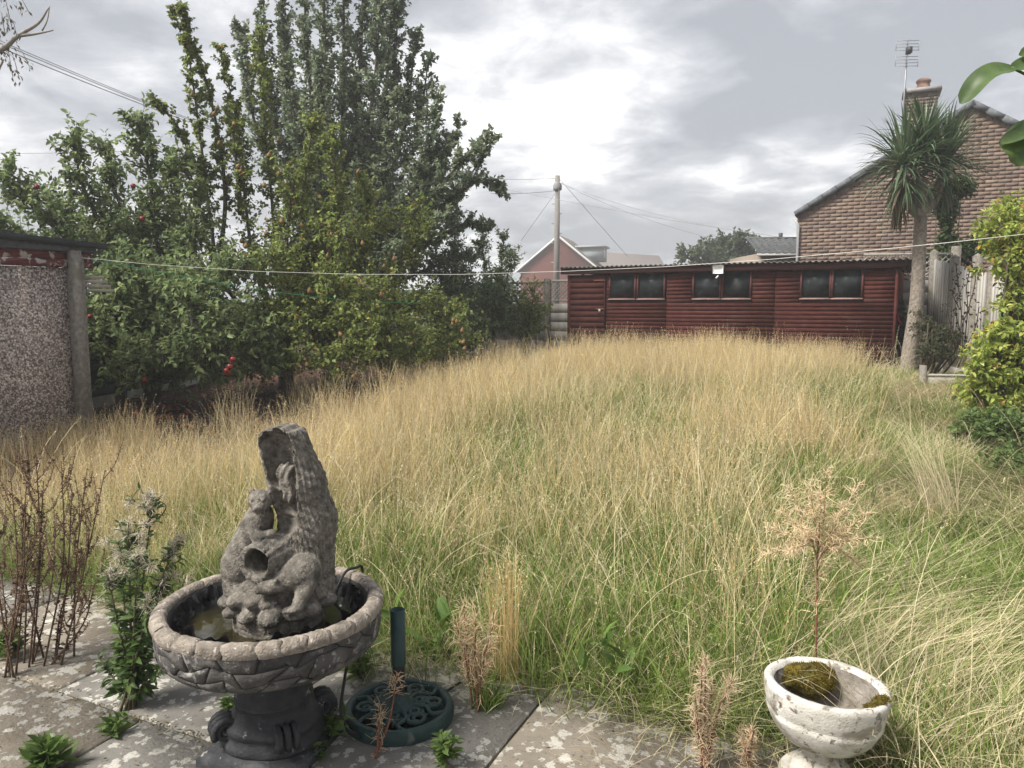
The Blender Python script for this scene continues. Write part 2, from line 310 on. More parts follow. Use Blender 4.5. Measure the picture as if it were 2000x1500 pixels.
# ================================================================== red timber shed
SL, SR, SZ = Vector((1.11, 15.2, 0)), Vector((6.11, 12.3, 0)), 0.34
def build_shed():
    e = (SR - SL); LEN = e.length; rz = math.atan2(e.y, e.x)
    root = thing('garden_shed', 'long low dark red timber shed with three pairs of windows and corrugated roof', 'shed', (SL.x, SL.y, SZ), rz)
    red = pmat('red_shed_paint', [(0.3, (0.058, 0.017, 0.014)), (0.5, (0.075, 0.022, 0.018)), (0.72, (0.098, 0.034, 0.028))], scale=7, rough=0.85, spec=0.15, stretch=(1, 1, 1.5), randv=0.14, spots=(3, 0.58, (0.095, 0.042, 0.038), 0.14), spots2=(1.6, 0.57, (0.042, 0.015, 0.015), 0.16))
    dark = pmat('shed_frame_paint', soft((0.085, 0.03, 0.03), 0.25), scale=12, rough=0.7)
    roofm = pmat('cement_sheet', [(0.3, (0.10, 0.09, 0.09)), (0.7, (0.20, 0.18, 0.175))], scale=6, rough=0.9, spots=(9, 0.58, (0.10, 0.11, 0.06), 0.1))
    glass = pmat('shed_window_glass', soft((0.026, 0.031, 0.034), 0.45), scale=3, rough=0.35, spec=0.10, spots=(6, 0.55, (0.06, 0.066, 0.068), 0.15))
    sill = pmat('sill_worn', soft((0.33, 0.25, 0.22), 0.3), scale=20, rough=0.9)
    H = 2.19 - SZ; D = 2.4
    MB().box((0.03, 0.035, 0), (LEN - 0.03, D, H - 0.12)).build('wall', dark, root, attr=False)
    z2 = lambda z: z - SZ
    wins = [(0.887, 1.368), (1.451, 1.938), (2.509, 2.964), (3.037, 3.493), (4.354, 4.783), (4.847, 5.268)]
    wz0, wz1 = z2(1.625), z2(2.075)
    secs = [(0.81, 1.985), (2.0, 3.905), (3.925, LEN - 0.02)]
    bh = 0.07
    for (a, b) in secs:
        z = 0.0
        while z < H - 0.13:
            zt = min(z + bh, H - 0.13); parts = [(a, b)]
            for (w0, w1) in wins:
                if z < wz1 + 0.03 and zt > wz0 - 0.03:
                    nxt = []
                    for (p, q) in parts:
                        if w1 + 0.035 <= p or w0 - 0.035 >= q: nxt.append((p, q))
                        else:
                            if w0 - 0.035 - p > 0.02: nxt.append((p, w0 - 0.035))
                            if q - w1 - 0.035 > 0.02: nxt.append((w1 + 0.035, q))
                    parts = nxt
            for (p, q) in parts:
                mb = MB(); y0, y1, y2 = 0.012, 0.0148, 0.034; t = random.uniform(-0.0015, 0.0015)
                mb.add([(p, y0 + t, z + 0.0012), (q, y0 + t, z + 0.0012), (q, y0 + t, z + bh * 0.95), (p, y0 + t, z + bh * 0.95), (p, y1, zt), (q, y1, zt), (p, y2, zt), (q, y2, zt), (p, y2, z + 0.003), (q, y2, z + 0.003)],
                       [(0, 1, 2, 3), (3, 2, 5, 4), (4, 5, 7, 6), (1, 0, 8, 9), (0, 3, 4, 6, 8), (1, 9, 7, 5, 2)])
                mb.build('cladding_board', red, root, attr=False)
            z += bh
    # corner trims and section battens
    for x0, x1 in ((-0.012, 0.03), (LEN - 0.02, LEN + 0.02)):
        MB().box((x0, -0.02, 0), (x1, 0.06, H - 0.12)).build('corner_trim', red, root, attr=False)
    MB().box((LEN - 0.012, 0.062, 0), (LEN + 0.012, D, H - 0.14)).build('end_wall', red, root, attr=False)
    # door
    d = MB().box((0.034, -0.016, 0.02), (0.775, 0.03, z2(2.06))).build('door', red, root, attr=False)
    for i in range(15): MB().box((0.05, -0.0205 + 0.001 * (i % 2), 0.04 + i * 0.11), (0.76, -0.0165, 0.04 + i * 0.11 + 0.107)).build('plank', red, d, attr=False)
    for z in (1.62, 0.42): MB().box((0.55, -0.03, z - 0.012), (0.79, -0.0225, z + 0.012)).build('hinge', pmat('rust_iron', soft((0.16, 0.07, 0.05), 0.3), scale=30, rough=0.8), d, attr=False)
    MB().box((0.66, -0.045, 1.0), (0.70, -0.023, 1.07)).build('padlock', pmat('dull_steel', soft((0.42, 0.40, 0.38), 0.2), scale=30, rough=0.45, metal=0.6), d, attr=False)
    MB().box((0.60, -0.028, 1.06), (0.78, -0.0225, 1.085)).build('hasp', pmat('rust_iron', []), d, attr=False)
    # windows
    for i, (w0, w1) in enumerate(wins):
        w = MB(); t = 0.032
        w.box((w0 - t, -0.012, wz0 - t), (w0, 0.04, wz1 + t)); w.box((w1, -0.012, wz0 - t), (w1 + t, 0.04, wz1 + t)); w.box((w0, -0.012, wz1), (w1, 0.04, wz1 + t)); w.box((w0, -0.012, wz0 - t), (w1, 0.04, wz0))
        wo = w.build('window', dark, root, attr=False)
        MB().box((w0, 0.018, wz0), (w1, 0.024, wz1)).build('pane', glass, wo, attr=False)
        MB().box((w0 - 0.03, -0.035, wz0 - t - 0.002), (w1 + 0.03, -0.0125, wz0 - t + 0.016)).build('sill', sill, wo, attr=False)
    # fascia, rafter ends, corrugated roof sheets with overhang
    MB().box((-0.13, -0.085, H - 0.105), (LEN + 0.13, -0.06, H - 0.005)).build('fascia', pmat('fascia_paint', soft((0.075, 0.035, 0.034), 0.3), scale=8, rough=0.8, stretch=(0.4, 1, 4)), root, attr=False)
    for i in range(9): MB().box((0.3 + i * 0.65, -0.06, H - 0.125), (0.35 + i * 0.65, -0.022, H - 0.045)).build('rafter_end', dark, root, attr=False)
    ns = 6; tw = LEN + 0.34
    for sidx in range(ns):
        x0 = -0.17 + sidx * tw / ns; x1 = x0 + tw / ns + 0.05; n = 90; V = []; F = []
        for r, y in enumerate((-0.15, D + 0.15)):
            for lay in (0, 1):
                for k in range(n + 1):
                    x = x0 + (x1 - x0) * k / n
                    V.append((x, y, H + 0.03 + 0.014 * math.sin(x * 2 * math.pi / 0.095) - 0.045 * (y + 0.15) - lay * 0.011 + 0.0035 * (sidx % 2)))
        q = n + 1
        for k in range(n):
            F += [(k, k + 1, 2*q + k + 1, 2*q + k), (q + k + 1, q + k, 3*q + k, 3*q + k + 1), (k + 1, k, q + k, q + k + 1)]
        mb = MB(); mb.add(V, F); mb.build('roof_sheet', roofm, root, attr=False)
    # bent outlet pipe and black box on the end wall
    MB().tube([(LEN + 0.03, 0.1, 1.02), (LEN + 0.05, 0.1, 0.92), (LEN + 0.1, 0.1, 0.86)], 0.012).build('pipe', pmat('red_plastic', soft((0.30, 0.03, 0.03))), root, attr=False)
    # floodlight on the eaves
    m = Matrix.Translation((SL.x, SL.y, SZ)) @ Matrix.Rotation(rz, 4, 'Z')
    f = thing('floodlight', 'small square floodlight with motion sensor fixed above middle shed windows', 'floodlight', m @ Vector((2.98, -0.17, z2(2.03))), rz)
    alu = pmat('lamp_casing', soft((0.45, 0.46, 0.45), 0.15), scale=20, rough=0.5); blk = pmat('lamp_black', soft((0.04, 0.04, 0.045), 0.2), rough=0.5)
    fm = MB(); w = 0.105
    fm.box((-w, -0.02, 0), (w, 0.05, 0.012)); fm.box((-w, -0.02, 0.158), (w, 0.05, 0.17)); fm.box((-w, -0.02, 0.012), (-w + 0.012, 0.05, 0.158)); fm.box((w - 0.012, -0.02, 0.012), (w, 0.05, 0.158)); fm.box((-w + 0.012, 0.035, 0.012), (w - 0.012, 0.05, 0.158))
    fm.build('housing', blk, f, attr=False)
    rf = MB(); rf.add([(-0.093, -0.012, 0.013), (0.093, -0.012, 0.013), (0.05, 0.03, 0.05), (-0.05, 0.03, 0.05), (-0.05, 0.03, 0.13), (0.05, 0.03, 0.13), (0.093, -0.012, 0.157), (-0.093, -0.012, 0.157)],
                      [(0, 1, 2, 3), (3, 2, 5, 4), (4, 5, 6, 7), (0, 3, 4, 7), (1, 6, 5, 2)]); rf.build('reflector', pmat('lamp_reflector', soft((0.7, 0.71, 0.7), 0.1), rough=0.3), f, attr=False)
    MB().tube([(-0.04, 0.1, 0.09), (-0.04, 0.04, 0.09)], 0.012).build('bracket', blk, f, attr=False)
    MB().tube([(0, 0.03, 0), (0, 0.0, -0.03), (-0.03, -0.01, -0.07)], [0.012, 0.014, 0.02], 8).build('sensor', pmat('white_plastic', soft((0.7, 0.7, 0.68), 0.1), rough=0.4), f, attr=False)
build_shed()

# ================================================================== prefab concrete garage at the side
def build_garage():
    gx, gy = -4.30, 7.75; root = thing('concrete_garage', 'pebbledashed concrete garage with flaking red fascia and black felt roof edge', 'garage', (gx, gy, 0.05), R(65))
    peb = pmat('pebbledash', [(0.3, (0.75, 0.72, 0.72)), (0.7, (1.1, 1.05, 1.05))], scale=3, rough=0.9, voro=(66, [(0.52, 0.47, 0.42), (0.26, 0.21, 0.19), (0.74, 0.70, 0.64), (0.36, 0.30, 0.265), (0.16, 0.13, 0.118), (0.62, 0.54, 0.48), (0.44, 0.385, 0.345)]), bump=1.0, bdist=0.012)
    flake = pmat('flaking_red_paint', [(0.44, (0.10, 0.022, 0.025)), (0.56, (0.16, 0.05, 0.05))], scale=3, rough=0.8, stretch=(1, 1, 9), bump=0.5, bscale=12, spots=(11, 0.545, (0.42, 0.39, 0.36), 0.05))
    felt = pmat('roof_felt', [(0.3, (0.035, 0.038, 0.042)), (0.7, (0.085, 0.09, 0.095))], scale=20, rough=0.9, bump=0.4, bscale=120)
    for i in range(3):     # facing wall panels
        MB().box((-0.16 - (i + 1) * 0.9 + 0.006, 0, -0.2), (-0.16 - i * 0.9, 0.07, 1.83)).build('wall_panel', peb, root, attr=False)
    MB().box((-0.03, 0.03, -0.2), (0.035, 2.6, 1.82)).build('side_wall', peb, root, attr=False)
    # corner post: concrete, square, proud of the wall
    mb = MB(); mb.box((-0.16, -0.085, -0.2), (-0.055, 0.06, 2.0)); mb.box((-0.0545, -0.05, -0.2), (-0.005, 0.065, 1.93)); mb.build('corner_post', M_conc, root, attr=False)
    # fascia boards with old paint
    for z0, z1, y in ((1.835, 1.905, -0.03), (1.91, 1.985, -0.022)):
        MB().box((-3.0, y, z0), (-0.163, 0.03, z1)).build('fascia_board', flake, root, attr=False)
        MB().box((-0.003, y, z0), (0.10, 0.03, z1)).build('fascia_board', flake, root, attr=False)
    for k, z in enumerate((1.60, 1.645, 1.69, 1.735)):
        MB().box((0.04, 0.0 + k * 0.01, z), (0.36 - k * 0.03, 0.02 + k * 0.01, z + 0.032)).build('soffit_slat', pmat('bare_timber', soft((0.36, 0.33, 0.30), 0.3), scale=10, stretch=(1, 1, 8), rough=0.9), root, attr=False)
    ft = MB(); V = []
    xs = [-3.0, -2.0, -1.2, -0.6, -0.2, 0.13]
    for x in xs:
        zt = 2.075 - 0.035 * (x + 0.2); zt += 0.012 * math.sin(x * 9)
        V += [(x, -0.06, 1.99), (x, -0.065, zt), (x, 2.6, zt + 0.02), (x, 2.6, 1.99), (x, -0.03, 1.99)]
    F = []
    for i in range(len(xs) - 1):
        a = i * 5
        F += [(a, a + 5, a + 6, a + 1), (a + 1, a + 6, a + 7, a + 2)]
    F += [(25, 29, 28, 27, 26), (0, 1, 2, 3, 4)]
    ft.add(V, F); ft.build('roof_felt', felt, root, attr=False)
    tm = MB(); tm.box((-3.0, -0.085, 2.04), (0.16, -0.067, 2.10)); t = tm.build('roof_trim', pmat('black_trim', soft((0.03, 0.033, 0.04), 0.3), rough=0.6), root, attr=False)
    t.rotation_euler = (0, R(2.2), 0); t.location = (0, 0, -0.005)
build_garage()

# ================================================================== brick bungalow beyond the shed
def build_bungalow():
    B0 = Vector((6.21, 17.0, 0)); rz = -GA; xl, xa, ze, za, D = 0.0, 3.18, 3.40, 5.36, 8.0; xr = 2 * xa
    M = Matrix.Translation(B0) @ Matrix.Rotation(rz, 4, 'Z')
    root = thing('brick_bungalow', 'buff brown brick bungalow gable behind the tall cabbage palm', 'house', B0, rz)
    mort = pmat('mortar', soft((0.225, 0.185, 0.155), 0.15), scale=30, rough=1)
    cols = [(0.19, 0.135, 0.105), (0.165, 0.115, 0.094), (0.215, 0.155, 0.12), (0.14, 0.10, 0.088), (0.18, 0.132, 0.112), (0.24, 0.178, 0.142)]
    bm = [pmat('brick_face_%d' % i, soft(c, 0.25), scale=14, rough=0.95, bump=0.3, bscale=60) for i, c in enumerate(cols)]
    w = MB(); w.add([(xl, 0, 0.2), (xr, 0, 0.2), (xr, 0, ze), (xa, 0, za), (xl, 0, ze), (xl, D, 0.2), (xr, D, 0.2), (xr, D, ze), (xa, D, za), (xl, D, ze)],
                    [(0, 1, 2, 3, 4), (6, 5, 9, 8, 7), (0, 4, 9, 5), (1, 6, 7, 2)]); w.build('wall', mort, root, attr=False)
    bw, bh_, j = 0.215, 0.065, 0.010
    meshes = []
    for k in range(6):
        mb = MB(); mb.box((0, -0.003, 0), (bw, 0.0, bh_)); me = mb.build('brick', bm[k], attr=False); d = me.data; bpy.data.objects.remove(me); meshes.append(d)
    cand = []; r = 0; z = 0.80
    while z + bh_ < za - 0.1:
        off = (r % 2) * (bw + j) / 2; t = (z + bh_ - ze) / (za - ze); lo = xl if t < 0 else xl + (xa - xl) * t; hi = xr if t < 0 else xr - (xr - xa) * t
        n0 = math.ceil((lo - xl - off) / (bw + j)); x = xl + off + n0 * (bw + j)
        if x - lo > 0.05: cand.append((lo + 0.003, z, x - lo - j - 0.003))
        while x < hi - 0.03: cand.append((x, z, min(bw, hi - x))); x += bw + j
        z += bh_ + j; r += 1
    def seen(c):
        p = M @ Vector((c[0] + .1, 0, c[1])); px = 1000 + 1500 * p.x / p.y; py = 591 - 1500 * (p.z - EYE) / p.y
        return not (1690 < px < 1905 and 225 < py < 470) and px < 1985 and py < 490
    full = [c for c in cand if c[2] > bw - 0.001]; vis = [c for c in full if seen(c)]; vis.sort(key=lambda c: abs(c[1] - 3.2)); ind = set(vis[:300])
    rest = MB()
    for c in cand:
        k = random.choices(range(6), (5, 4, 3, 2, 4, 1.5))[0]
        if c in ind: o = link('brick', meshes[k], root); o.location = (c[0], random.uniform(-0.001, 0.0005), c[1])
        else: rest.box((c[0], -0.003, c[1]), (c[0] + c[2], -0.0005, c[1] + bh_), mi=k)
    tag(rest.build('brickwork', bm, root, attr=False), kind='stuff')
    tile = pmat('concrete_tile', [(0.3, (0.085, 0.09, 0.10)), (0.7, (0.16, 0.17, 0.185))], scale=7, rough=0.9, randv=0.12)
    sl_ = math.hypot(xa - xl, za - ze); ang = math.atan2(za - ze, xa - xl)
    for sgn in (1, -1):
        x0 = (xl - 0.06) if sgn > 0 else (xr + 0.06); zz = ze - 0.06 * math.tan(ang); rf = MB()
        rf.add([(x0, 0.02, zz + 0.06), (xa, 0.02, za + 0.06), (xa, D, za + 0.06), (x0, D, zz + 0.06), (x0, 0.02, zz + 0.12), (xa, 0.02, za + 0.13), (xa, D, za + 0.13), (x0, D, zz + 0.12)], [(0, 1, 2, 3), (4, 7, 6, 5), (0, 4, 5, 1), (0, 3, 7, 4)])
        rf.build('roof', tile, root, attr=False)
        nt = 12; L_ = (sl_ + 0.07) / nt
        for i in range(nt):
            a = i / nt; mb = MB(); mb.box((0, -0.09, -0.085), (L_ + 0.02, 0.2, 0.035)); o = mb.build('verge_tile', tile, root, attr=False)
            o.location = Vector((x0 + (xa - x0) * a, -0.005, zz + 0.097 + (za - zz) * a)); o.rotation_euler = (0, -(ang + R(1.2)), 0)
            if sgn < 0: o.rotation_euler = (0, -(math.pi - ang - R(1.2)), 0); o.scale = (1, 1, -1)
    MB().tube([(-0.07, -0.03, ze - 0.04), (0.03, -0.05, ze - 0.2), (0.03, -0.05, 0.5)], 0.03).build('downpipe', pmat('grey_pvc', soft((0.36, 0.36, 0.37), 0.1), rough=0.5), root, attr=False)
    cx, cyy, zt, cw = 2.38, 2.5, 6.38, 0.33
    ch = MB().box((cx - cw + 0.012, cyy + 0.012, 3.6), (cx + cw - 0.012, cyy + .6, zt)).build('chimney', mort, root, attr=False)
    z = zt - 1.35; r = 0
    dk = [pmat('chimney_brick_%d' % i, soft(c, 0.25), scale=14, rough=0.95) for i, c in enumerate([(0.17, 0.125, 0.11), (0.21, 0.15, 0.13), (0.13, 0.10, 0.095)])]
    while z < zt - 0.1:
        xs = [-cw, -cw + 0.215 + j, -cw + 0.44 + j] if r % 2 == 0 else [-cw, -cw + 0.11, -cw + 0.335, -cw + 0.56]; xe = xs[1:] + [cw + j]
        for a, b in zip(xs, xe): MB().box((cx + a, cyy, z), (cx + b - j, cyy + .05, z + bh_)).build('brick', random.choice(dk), ch, attr=False)
        for a, b in ((0.0, .25), (.26, .6)): MB().box((cx - cw, cyy + .055 + a, z), (cx - cw + .05, cyy + .045 + b, z + bh_)).build('brick', random.choice(dk), ch, attr=False)
        z += bh_ + j; r += 1
    MB().box((cx - cw - 0.07, cyy - .07, zt - 0.03), (cx + cw + 0.07, cyy + .67, zt + 0.06)).build('cap', pmat('cap_stone', soft((0.28, 0.27, 0.26), 0.2), rough=0.9), ch, attr=False)
    MB().lathe([(0.14, 0), (0.14, 0.12), (0.125, 0.14), (0.14, 0.16), (0.14, 0.18), (0.165, 0.20), (0.15, 0.24), (0.10, 0.27), (0.0, 0.28)], 20, (cx + 0.03, cyy + .3, zt + 0.06)).build('pot', pmat('terracotta_pot', soft((0.25, 0.16, 0.13), 0.2), scale=8, rough=0.9), ch, smooth=True, attr=False)
    steel = pmat('aerial_metal', soft((0.30, 0.31, 0.33), 0.2), rough=0.5, metal=0.5); p = M @ Vector((2.0, 2.4, 5.0)); h = 7.50 - 5.0
    a = thing('tv_aerial', 'grid shaped television aerial on a thin mast beside the brick chimney', 'aerial', p)
    MB().tube([(0, 0, 0), (0.03, 0, h)], 0.02, 6).build('mast', steel, a, attr=False)
    for z0 in (h - 0.20, h - 0.55):
        g = MB()
        for i in range(4): g.tube([(-0.25, -0.06, z0 + i * 0.07 - 0.03), (0.29, 0.02, z0 + i * 0.07)], 0.007, 5)
        for x in (-0.24, 0.03, 0.28): g.tube([(x, -0.02, z0 - 0.03), (x, -0.02, z0 + 0.22)], 0.006, 5)
        g.build('grid_panel', steel, a, attr=False)
    MB().box((0.0, -0.12, h - 0.30), (0.09, 0.02, h - 0.16)).build('junction_box', pmat('lamp_black', []), a, attr=False)
    s = thing('slate_roof_house', 'low grey tiled roof behind the bungalow at the frame edge', 'house', (12.6, 22, 0))
    MB().box((0.15, 0.3, 0), (6, 5, 3.9)).build('wall', mort, s, attr=False)
    mb = MB(); mb.add([(-0.4, 0, 3.8), (6.4, 0, 3.8), (6.4, 2.6, 6.55), (-0.4, 2.6, 6.55), (-0.4, 5.2, 3.8), (6.4, 5.2, 3.8)], [(0, 1, 2, 3), (3, 2, 5, 4), (0, 3, 4), (1, 5, 2)]); mb.build('roof', tile, s, attr=False)
build_bungalow()

def far_house():
    # red brick house with gable towards us
    d = 80.0; ap = at(1091, 461, d); hw = 4.0; ze = at(1091, 520, d).z - 0.2; rz = R(-14)
    root = thing('red_brick_house', 'distant red brick house gable with white bargeboards behind telegraph pole', 'house', (ap.x, d, 0.3), rz)
    brick = pmat('red_brick_far', [(0.35, (0.125, 0.042, 0.033)), (0.65, (0.17, 0.062, 0.047))], scale=60, rough=0.95, stretch=(1, 1, 4))
    tile = pmat('brown_tiles_far', [(0.3, (0.13, 0.11, 0.105)), (0.7, (0.19, 0.165, 0.155))], scale=30, rough=0.9, stretch=(0.3, 3, 1))
    wh = pmat('white_paint', soft((0.72, 0.71, 0.69), 0.06), scale=10, rough=0.6)
    za = ap.z - 0.3; ze -= 0.3; D = 9.0
    w = MB(); w.add([(-hw, 0, 0), (hw, 0, 0), (hw, 0, ze), (0, 0, za), (-hw, 0, ze), (-hw, D, 0), (hw, D, 0), (hw, D, ze), (0, D, za), (-hw, D, ze)], [(0, 1, 2, 3, 4), (6, 5, 9, 8, 7), (0, 4, 9, 5), (1, 6, 7, 2)]); w.build('wall', brick, root, attr=False)
    sl_ = (za - ze) / hw
    for s in (-1, 1):
        x1 = s * (hw + 0.5); z1 = ze - 0.5 * sl_
        r = MB(); r.add([(x1, -0.25, z1), (0, -0.25, za), (0, D, za), (x1, D, z1), (x1, -0.25, z1 + 0.16), (0, -0.25, za + 0.16), (0, D, za + 0.16), (x1, D, z1 + 0.16)], [(0, 1, 2, 3), (4, 7, 6, 5), (0, 4, 5, 1), (0, 3, 7, 4)]); rf = r.build('roof', tile, root, attr=False)
        b = MB(); b.add([(x1, -0.32, z1 - 0.14), (0, -0.32, za - 0.14), (0, -0.32, za + 0.12), (x1, -0.32, z1 + 0.12), (x1, -0.27, z1 - 0.14), (0, -0.27, za - 0.14), (0, -0.27, za + 0.12), (x1, -0.27, z1 + 0.12)], [(0, 1, 2, 3), (4, 7, 6, 5), (0, 4, 5, 1), (3, 2, 6, 7)]); b.build('bargeboard', wh, root, attr=False)
        if s > 0:   # dormer on the right slope
            dm = MB(); zz = za - 1.75; dm.box((1.5, 2.6, zz - 0.7), (4.3, 5.4, zz + 0.72)); do = dm.build('dormer', pmat('dormer_grey', soft((0.30, 0.33, 0.34), 0.1), rough=0.7), root, attr=False)
            MB().box((1.3, 2.35, zz + 0.723), (4.6, 5.6, zz + 0.9)).build('dormer_roof', pmat('dormer_lead', soft((0.36, 0.37, 0.37), 0.1), rough=0.7), do, attr=False)
            MB().box((4.303, 2.9, zz - 0.35), (4.34, 3.9, zz + 0.55)).build('window', wh, do, attr=False)
    MB().box((1.9, -0.02, ze - 1.2), (2.3, -0.003, ze - 0.9)).build('vent', wh, root, attr=False)
    # second roof beyond, to the right
    d2 = 100.0; p = at(1185, 488, d2)
    s = thing('terrace_house', 'brown tiled roof just showing beyond the red brick gable', 'house', (p.x, d2, 0.3), R(-14))
    MB().box((-2, 0.2, 0), (7, 8, p.z - 2.6)).build('wall', brick, s, attr=False)
    zr = p.z - 0.3
    mb = MB(); mb.add([(-2.6, 0, zr - 2.4), (7.4, 0, zr - 2.4), (6.4, 4, zr - 0.6), (-2.6, 4, zr + 0.1), (-2.6, 8.2, zr - 2.4), (7.4, 8.2, zr - 2.4)], [(0, 1, 2, 3), (3, 2, 5, 4), (0, 3, 4), (1, 5, 2)]); mb.build('roof', tile, s, attr=False)
    # small tiled roof behind the shed, courses of tiles stepped
    d3 = 21.0; a = at(1479, 497, d3); b = at(1552, 459, d3)
    s = thing('tiled_outbuilding', 'small dark pantiled roof peeping over the shed beside the bungalow', 'house', (a.x, d3, 0))
    dk = pmat('dark_pantile', [(0.3, (0.055, 0.058, 0.062)), (0.7, (0.11, 0.115, 0.12))], scale=12, rough=0.9, randv=0.15)
    mort_ = pmat('mortar', []); W = b.x - a.x + 0.6; zb = a.z + 0.06; zt = b.z; n = 7
    MB().box((0.1, 0.25, 0.2), (W, 3, zb - 0.02)).build('wall', mort_, s, attr=False)
    for i in range(n):
        z0 = zb + (zt - zb) * i / n; z1 = zb + (zt - zb) * (i + 1) / n; y0 = 1.1 * i / n; y1 = 1.1 * (i + 1) / n
        m_ = MB(); k = 24; V = []
        for q in range(k + 1):
            x = W * q / k; w = 0.016 * math.sin(q * math.pi / 1.5)
            V += [(x, y0 - 0.03, z0 - 0.035 + w), (x, y0 - 0.03, z0 + 0.01 + w), (x, y1, z1 + w)]
        m_.add(V, [(q*3, q*3+3, q*3+4, q*3+1) for q in range(k)] + [(q*3+1, q*3+4, q*3+5, q*3+2) for q in range(k)]); m_.build('tile_course', dk, s, attr=False)
    MB().box((-0.02, -0.06, zb - 0.10), (W, -0.035, zb - 0.045)).build('gutter', pmat('grey_pvc', []), s, attr=False)
    MB().tube([(0, 1.12, zt), (W, 1.12, zt)], 0.045, 8).build('ridge', dk, s, attr=False)
    p = at(1525, 452, d3 + 1.2); MB().tube([(p.x - a.x, 1.2, zt - 0.05), (p.x - a.x, 1.2, zt + 0.16)], 0.06, 8).build('flue', dk, s, attr=False)
far_house()

# ================================================================== telegraph pole and wires
def cable(name, label, pts, r, mat, sag=0.0, cat='cable', n=14, group=None):
    mb = MB(); P = []
    for i in range(len(pts) - 1):
        a, b = Vector(pts[i]), Vector(pts[i + 1])
        for k in range(n):
            t = k / n; p = a.lerp(b, t); p.z -= sag * 4 * t * (1 - t); P.append(p)
    P.append(Vector(pts[-1])); mb.tube(P, r, 5); return tag(mb.build(name, mat, attr=False), label, cat, group)
POLE = 34.0
def build_pole():
    b = at(1086, 600, POLE); t = at(1089, 343, POLE); wood = pmat('pole_timber', [(0.3, (0.16, 0.15, 0.14)), (0.7, (0.25, 0.235, 0.22))], scale=14, rough=0.95, stretch=(1, 1, 0.1))
    root = thing('telegraph_pole', 'weathered wooden telegraph pole in front of distant brick gable', 'pole', (b.x, POLE, 0.3))
    h = t.z - 0.3
    MB().tube([(0, 0, 0), (t.x - b.x, 0, h)], [0.15, 0.105], 12).build('shaft', wood, root, attr=False, smooth=True)
    MB().lathe([(0.0, 0), (0.17, 0.0), (0.19, 0.06), (0.19, 0.2), (0.15, 0.3), (0.10, 0.36)], 12, (t.x - b.x, 0, h - 0.62)).build('terminal_block', pmat('terminal_grey', soft((0.24, 0.24, 0.25), 0.2), rough=0.7), root, attr=False)
    for i in range(9):
        z = h - 1.2 - i * 0.42; s = 1 if i % 2 else -1
        MB().tube([(0.05 * s, 0, z), (0.22 * s, 0, z)], 0.02, 5).build('step_iron', pmat('aerial_metal', []), root, attr=False)
    wm = pmat('cable_grey', soft((0.27, 0.27, 0.29), 0.1), rough=0.7); top = at(1089, 355, POLE); mid = at(1088, 372, POLE)
    cable('overhead_wire', 'overhead wire from pole top running down towards the bungalow, upper one', [top, at(1490, 458, 24)], 0.009, wm, 0.25)
    cable('overhead_wire', 'overhead wire from pole top running down behind the shed, lower one', [top, at(1400, 468, 30)], 0.009, wm, 0.2)
    cable('overhead_wire', 'long overhead wire crossing the pole from the tall trees to the bungalow', [at(840, 335, 40), at(1090, 390, 32), at(1550, 467, 22)], 0.009, wm, 0.05)
    cable('overhead_wire', 'short overhead wire from the pole towards the tall leafy tree tip', [mid, at(960, 378, 30)], 0.010, wm, 0.05)
    cable('overhead_wire', 'pale overhead wire leaving pole top level behind the trees', [at(1089, 348, POLE), at(820, 335, 45)], 0.013, wm, 0.2)
    cable('stay_wire', 'thin stay wire slanting from the pole down to the orchard side', [mid, at(1018, 470, 40)], 0.010, wm)
    cable('stay_wire', 'thin stay wire slanting from the pole down towards the shed roof', [at(1093, 350, POLE), at(1225, 500, 40)], 0.010, wm)
    for k, dy in enumerate((0, 5, 14)):
        cable('overhead_wire', ('uppermost', 'middle', 'lowest')[k] + ' of three wires slanting from the bare branch into the pear tree', [at(-40, 62 + dy, 14), at(420, 250 + dy * 0.4, 24)], 0.007 + 0.001 * k, wm, 0.05)
    cable('overhead_wire', 'faint far wire crossing the sky above the apple tree', [at(-60, 300, 40), at(480, 285, 40)], 0.012, wm, 0.1)
build_pole()
def washing():
    wl = pmat('white_line', soft((0.75, 0.75, 0.72), 0.05), rough=0.5); gr = pmat('green_line', soft((0.04, 0.30, 0.16), 0.1), rough=0.5)
    pts = [(-60, 490, 7.4), (125, 500, 7.62), (300, 517, 8.0), (500, 530, 8.5), (700, 536, 8.8), (900, 536, 9.0), (1100, 530, 8.9), (1300, 521, 8.5), (1500, 507, 8.0), (1700, 489, 7.4), (1850, 474, 7.0), (2040, 453, 6.5)]
    P = [at(*p) for p in pts]; mb = MB(); mb.tube(P, 0.0025, 5); tag(mb.build('washing_line', wl, attr=False), 'white washing line strung across the whole garden above the shed', 'washing line')
    pts = [(150, 503, 7.66), (250, 520, 8.0), (400, 548, 8.6), (550, 572, 9.2), (700, 589, 9.8), (820, 592, 10.2)]
    mb = MB(); mb.tube([at(*p) for p in pts], 0.003, 5); tag(mb.build('washing_line', gr, attr=False), 'green line running from garage post into the fruit trees', 'washing line')
washing()

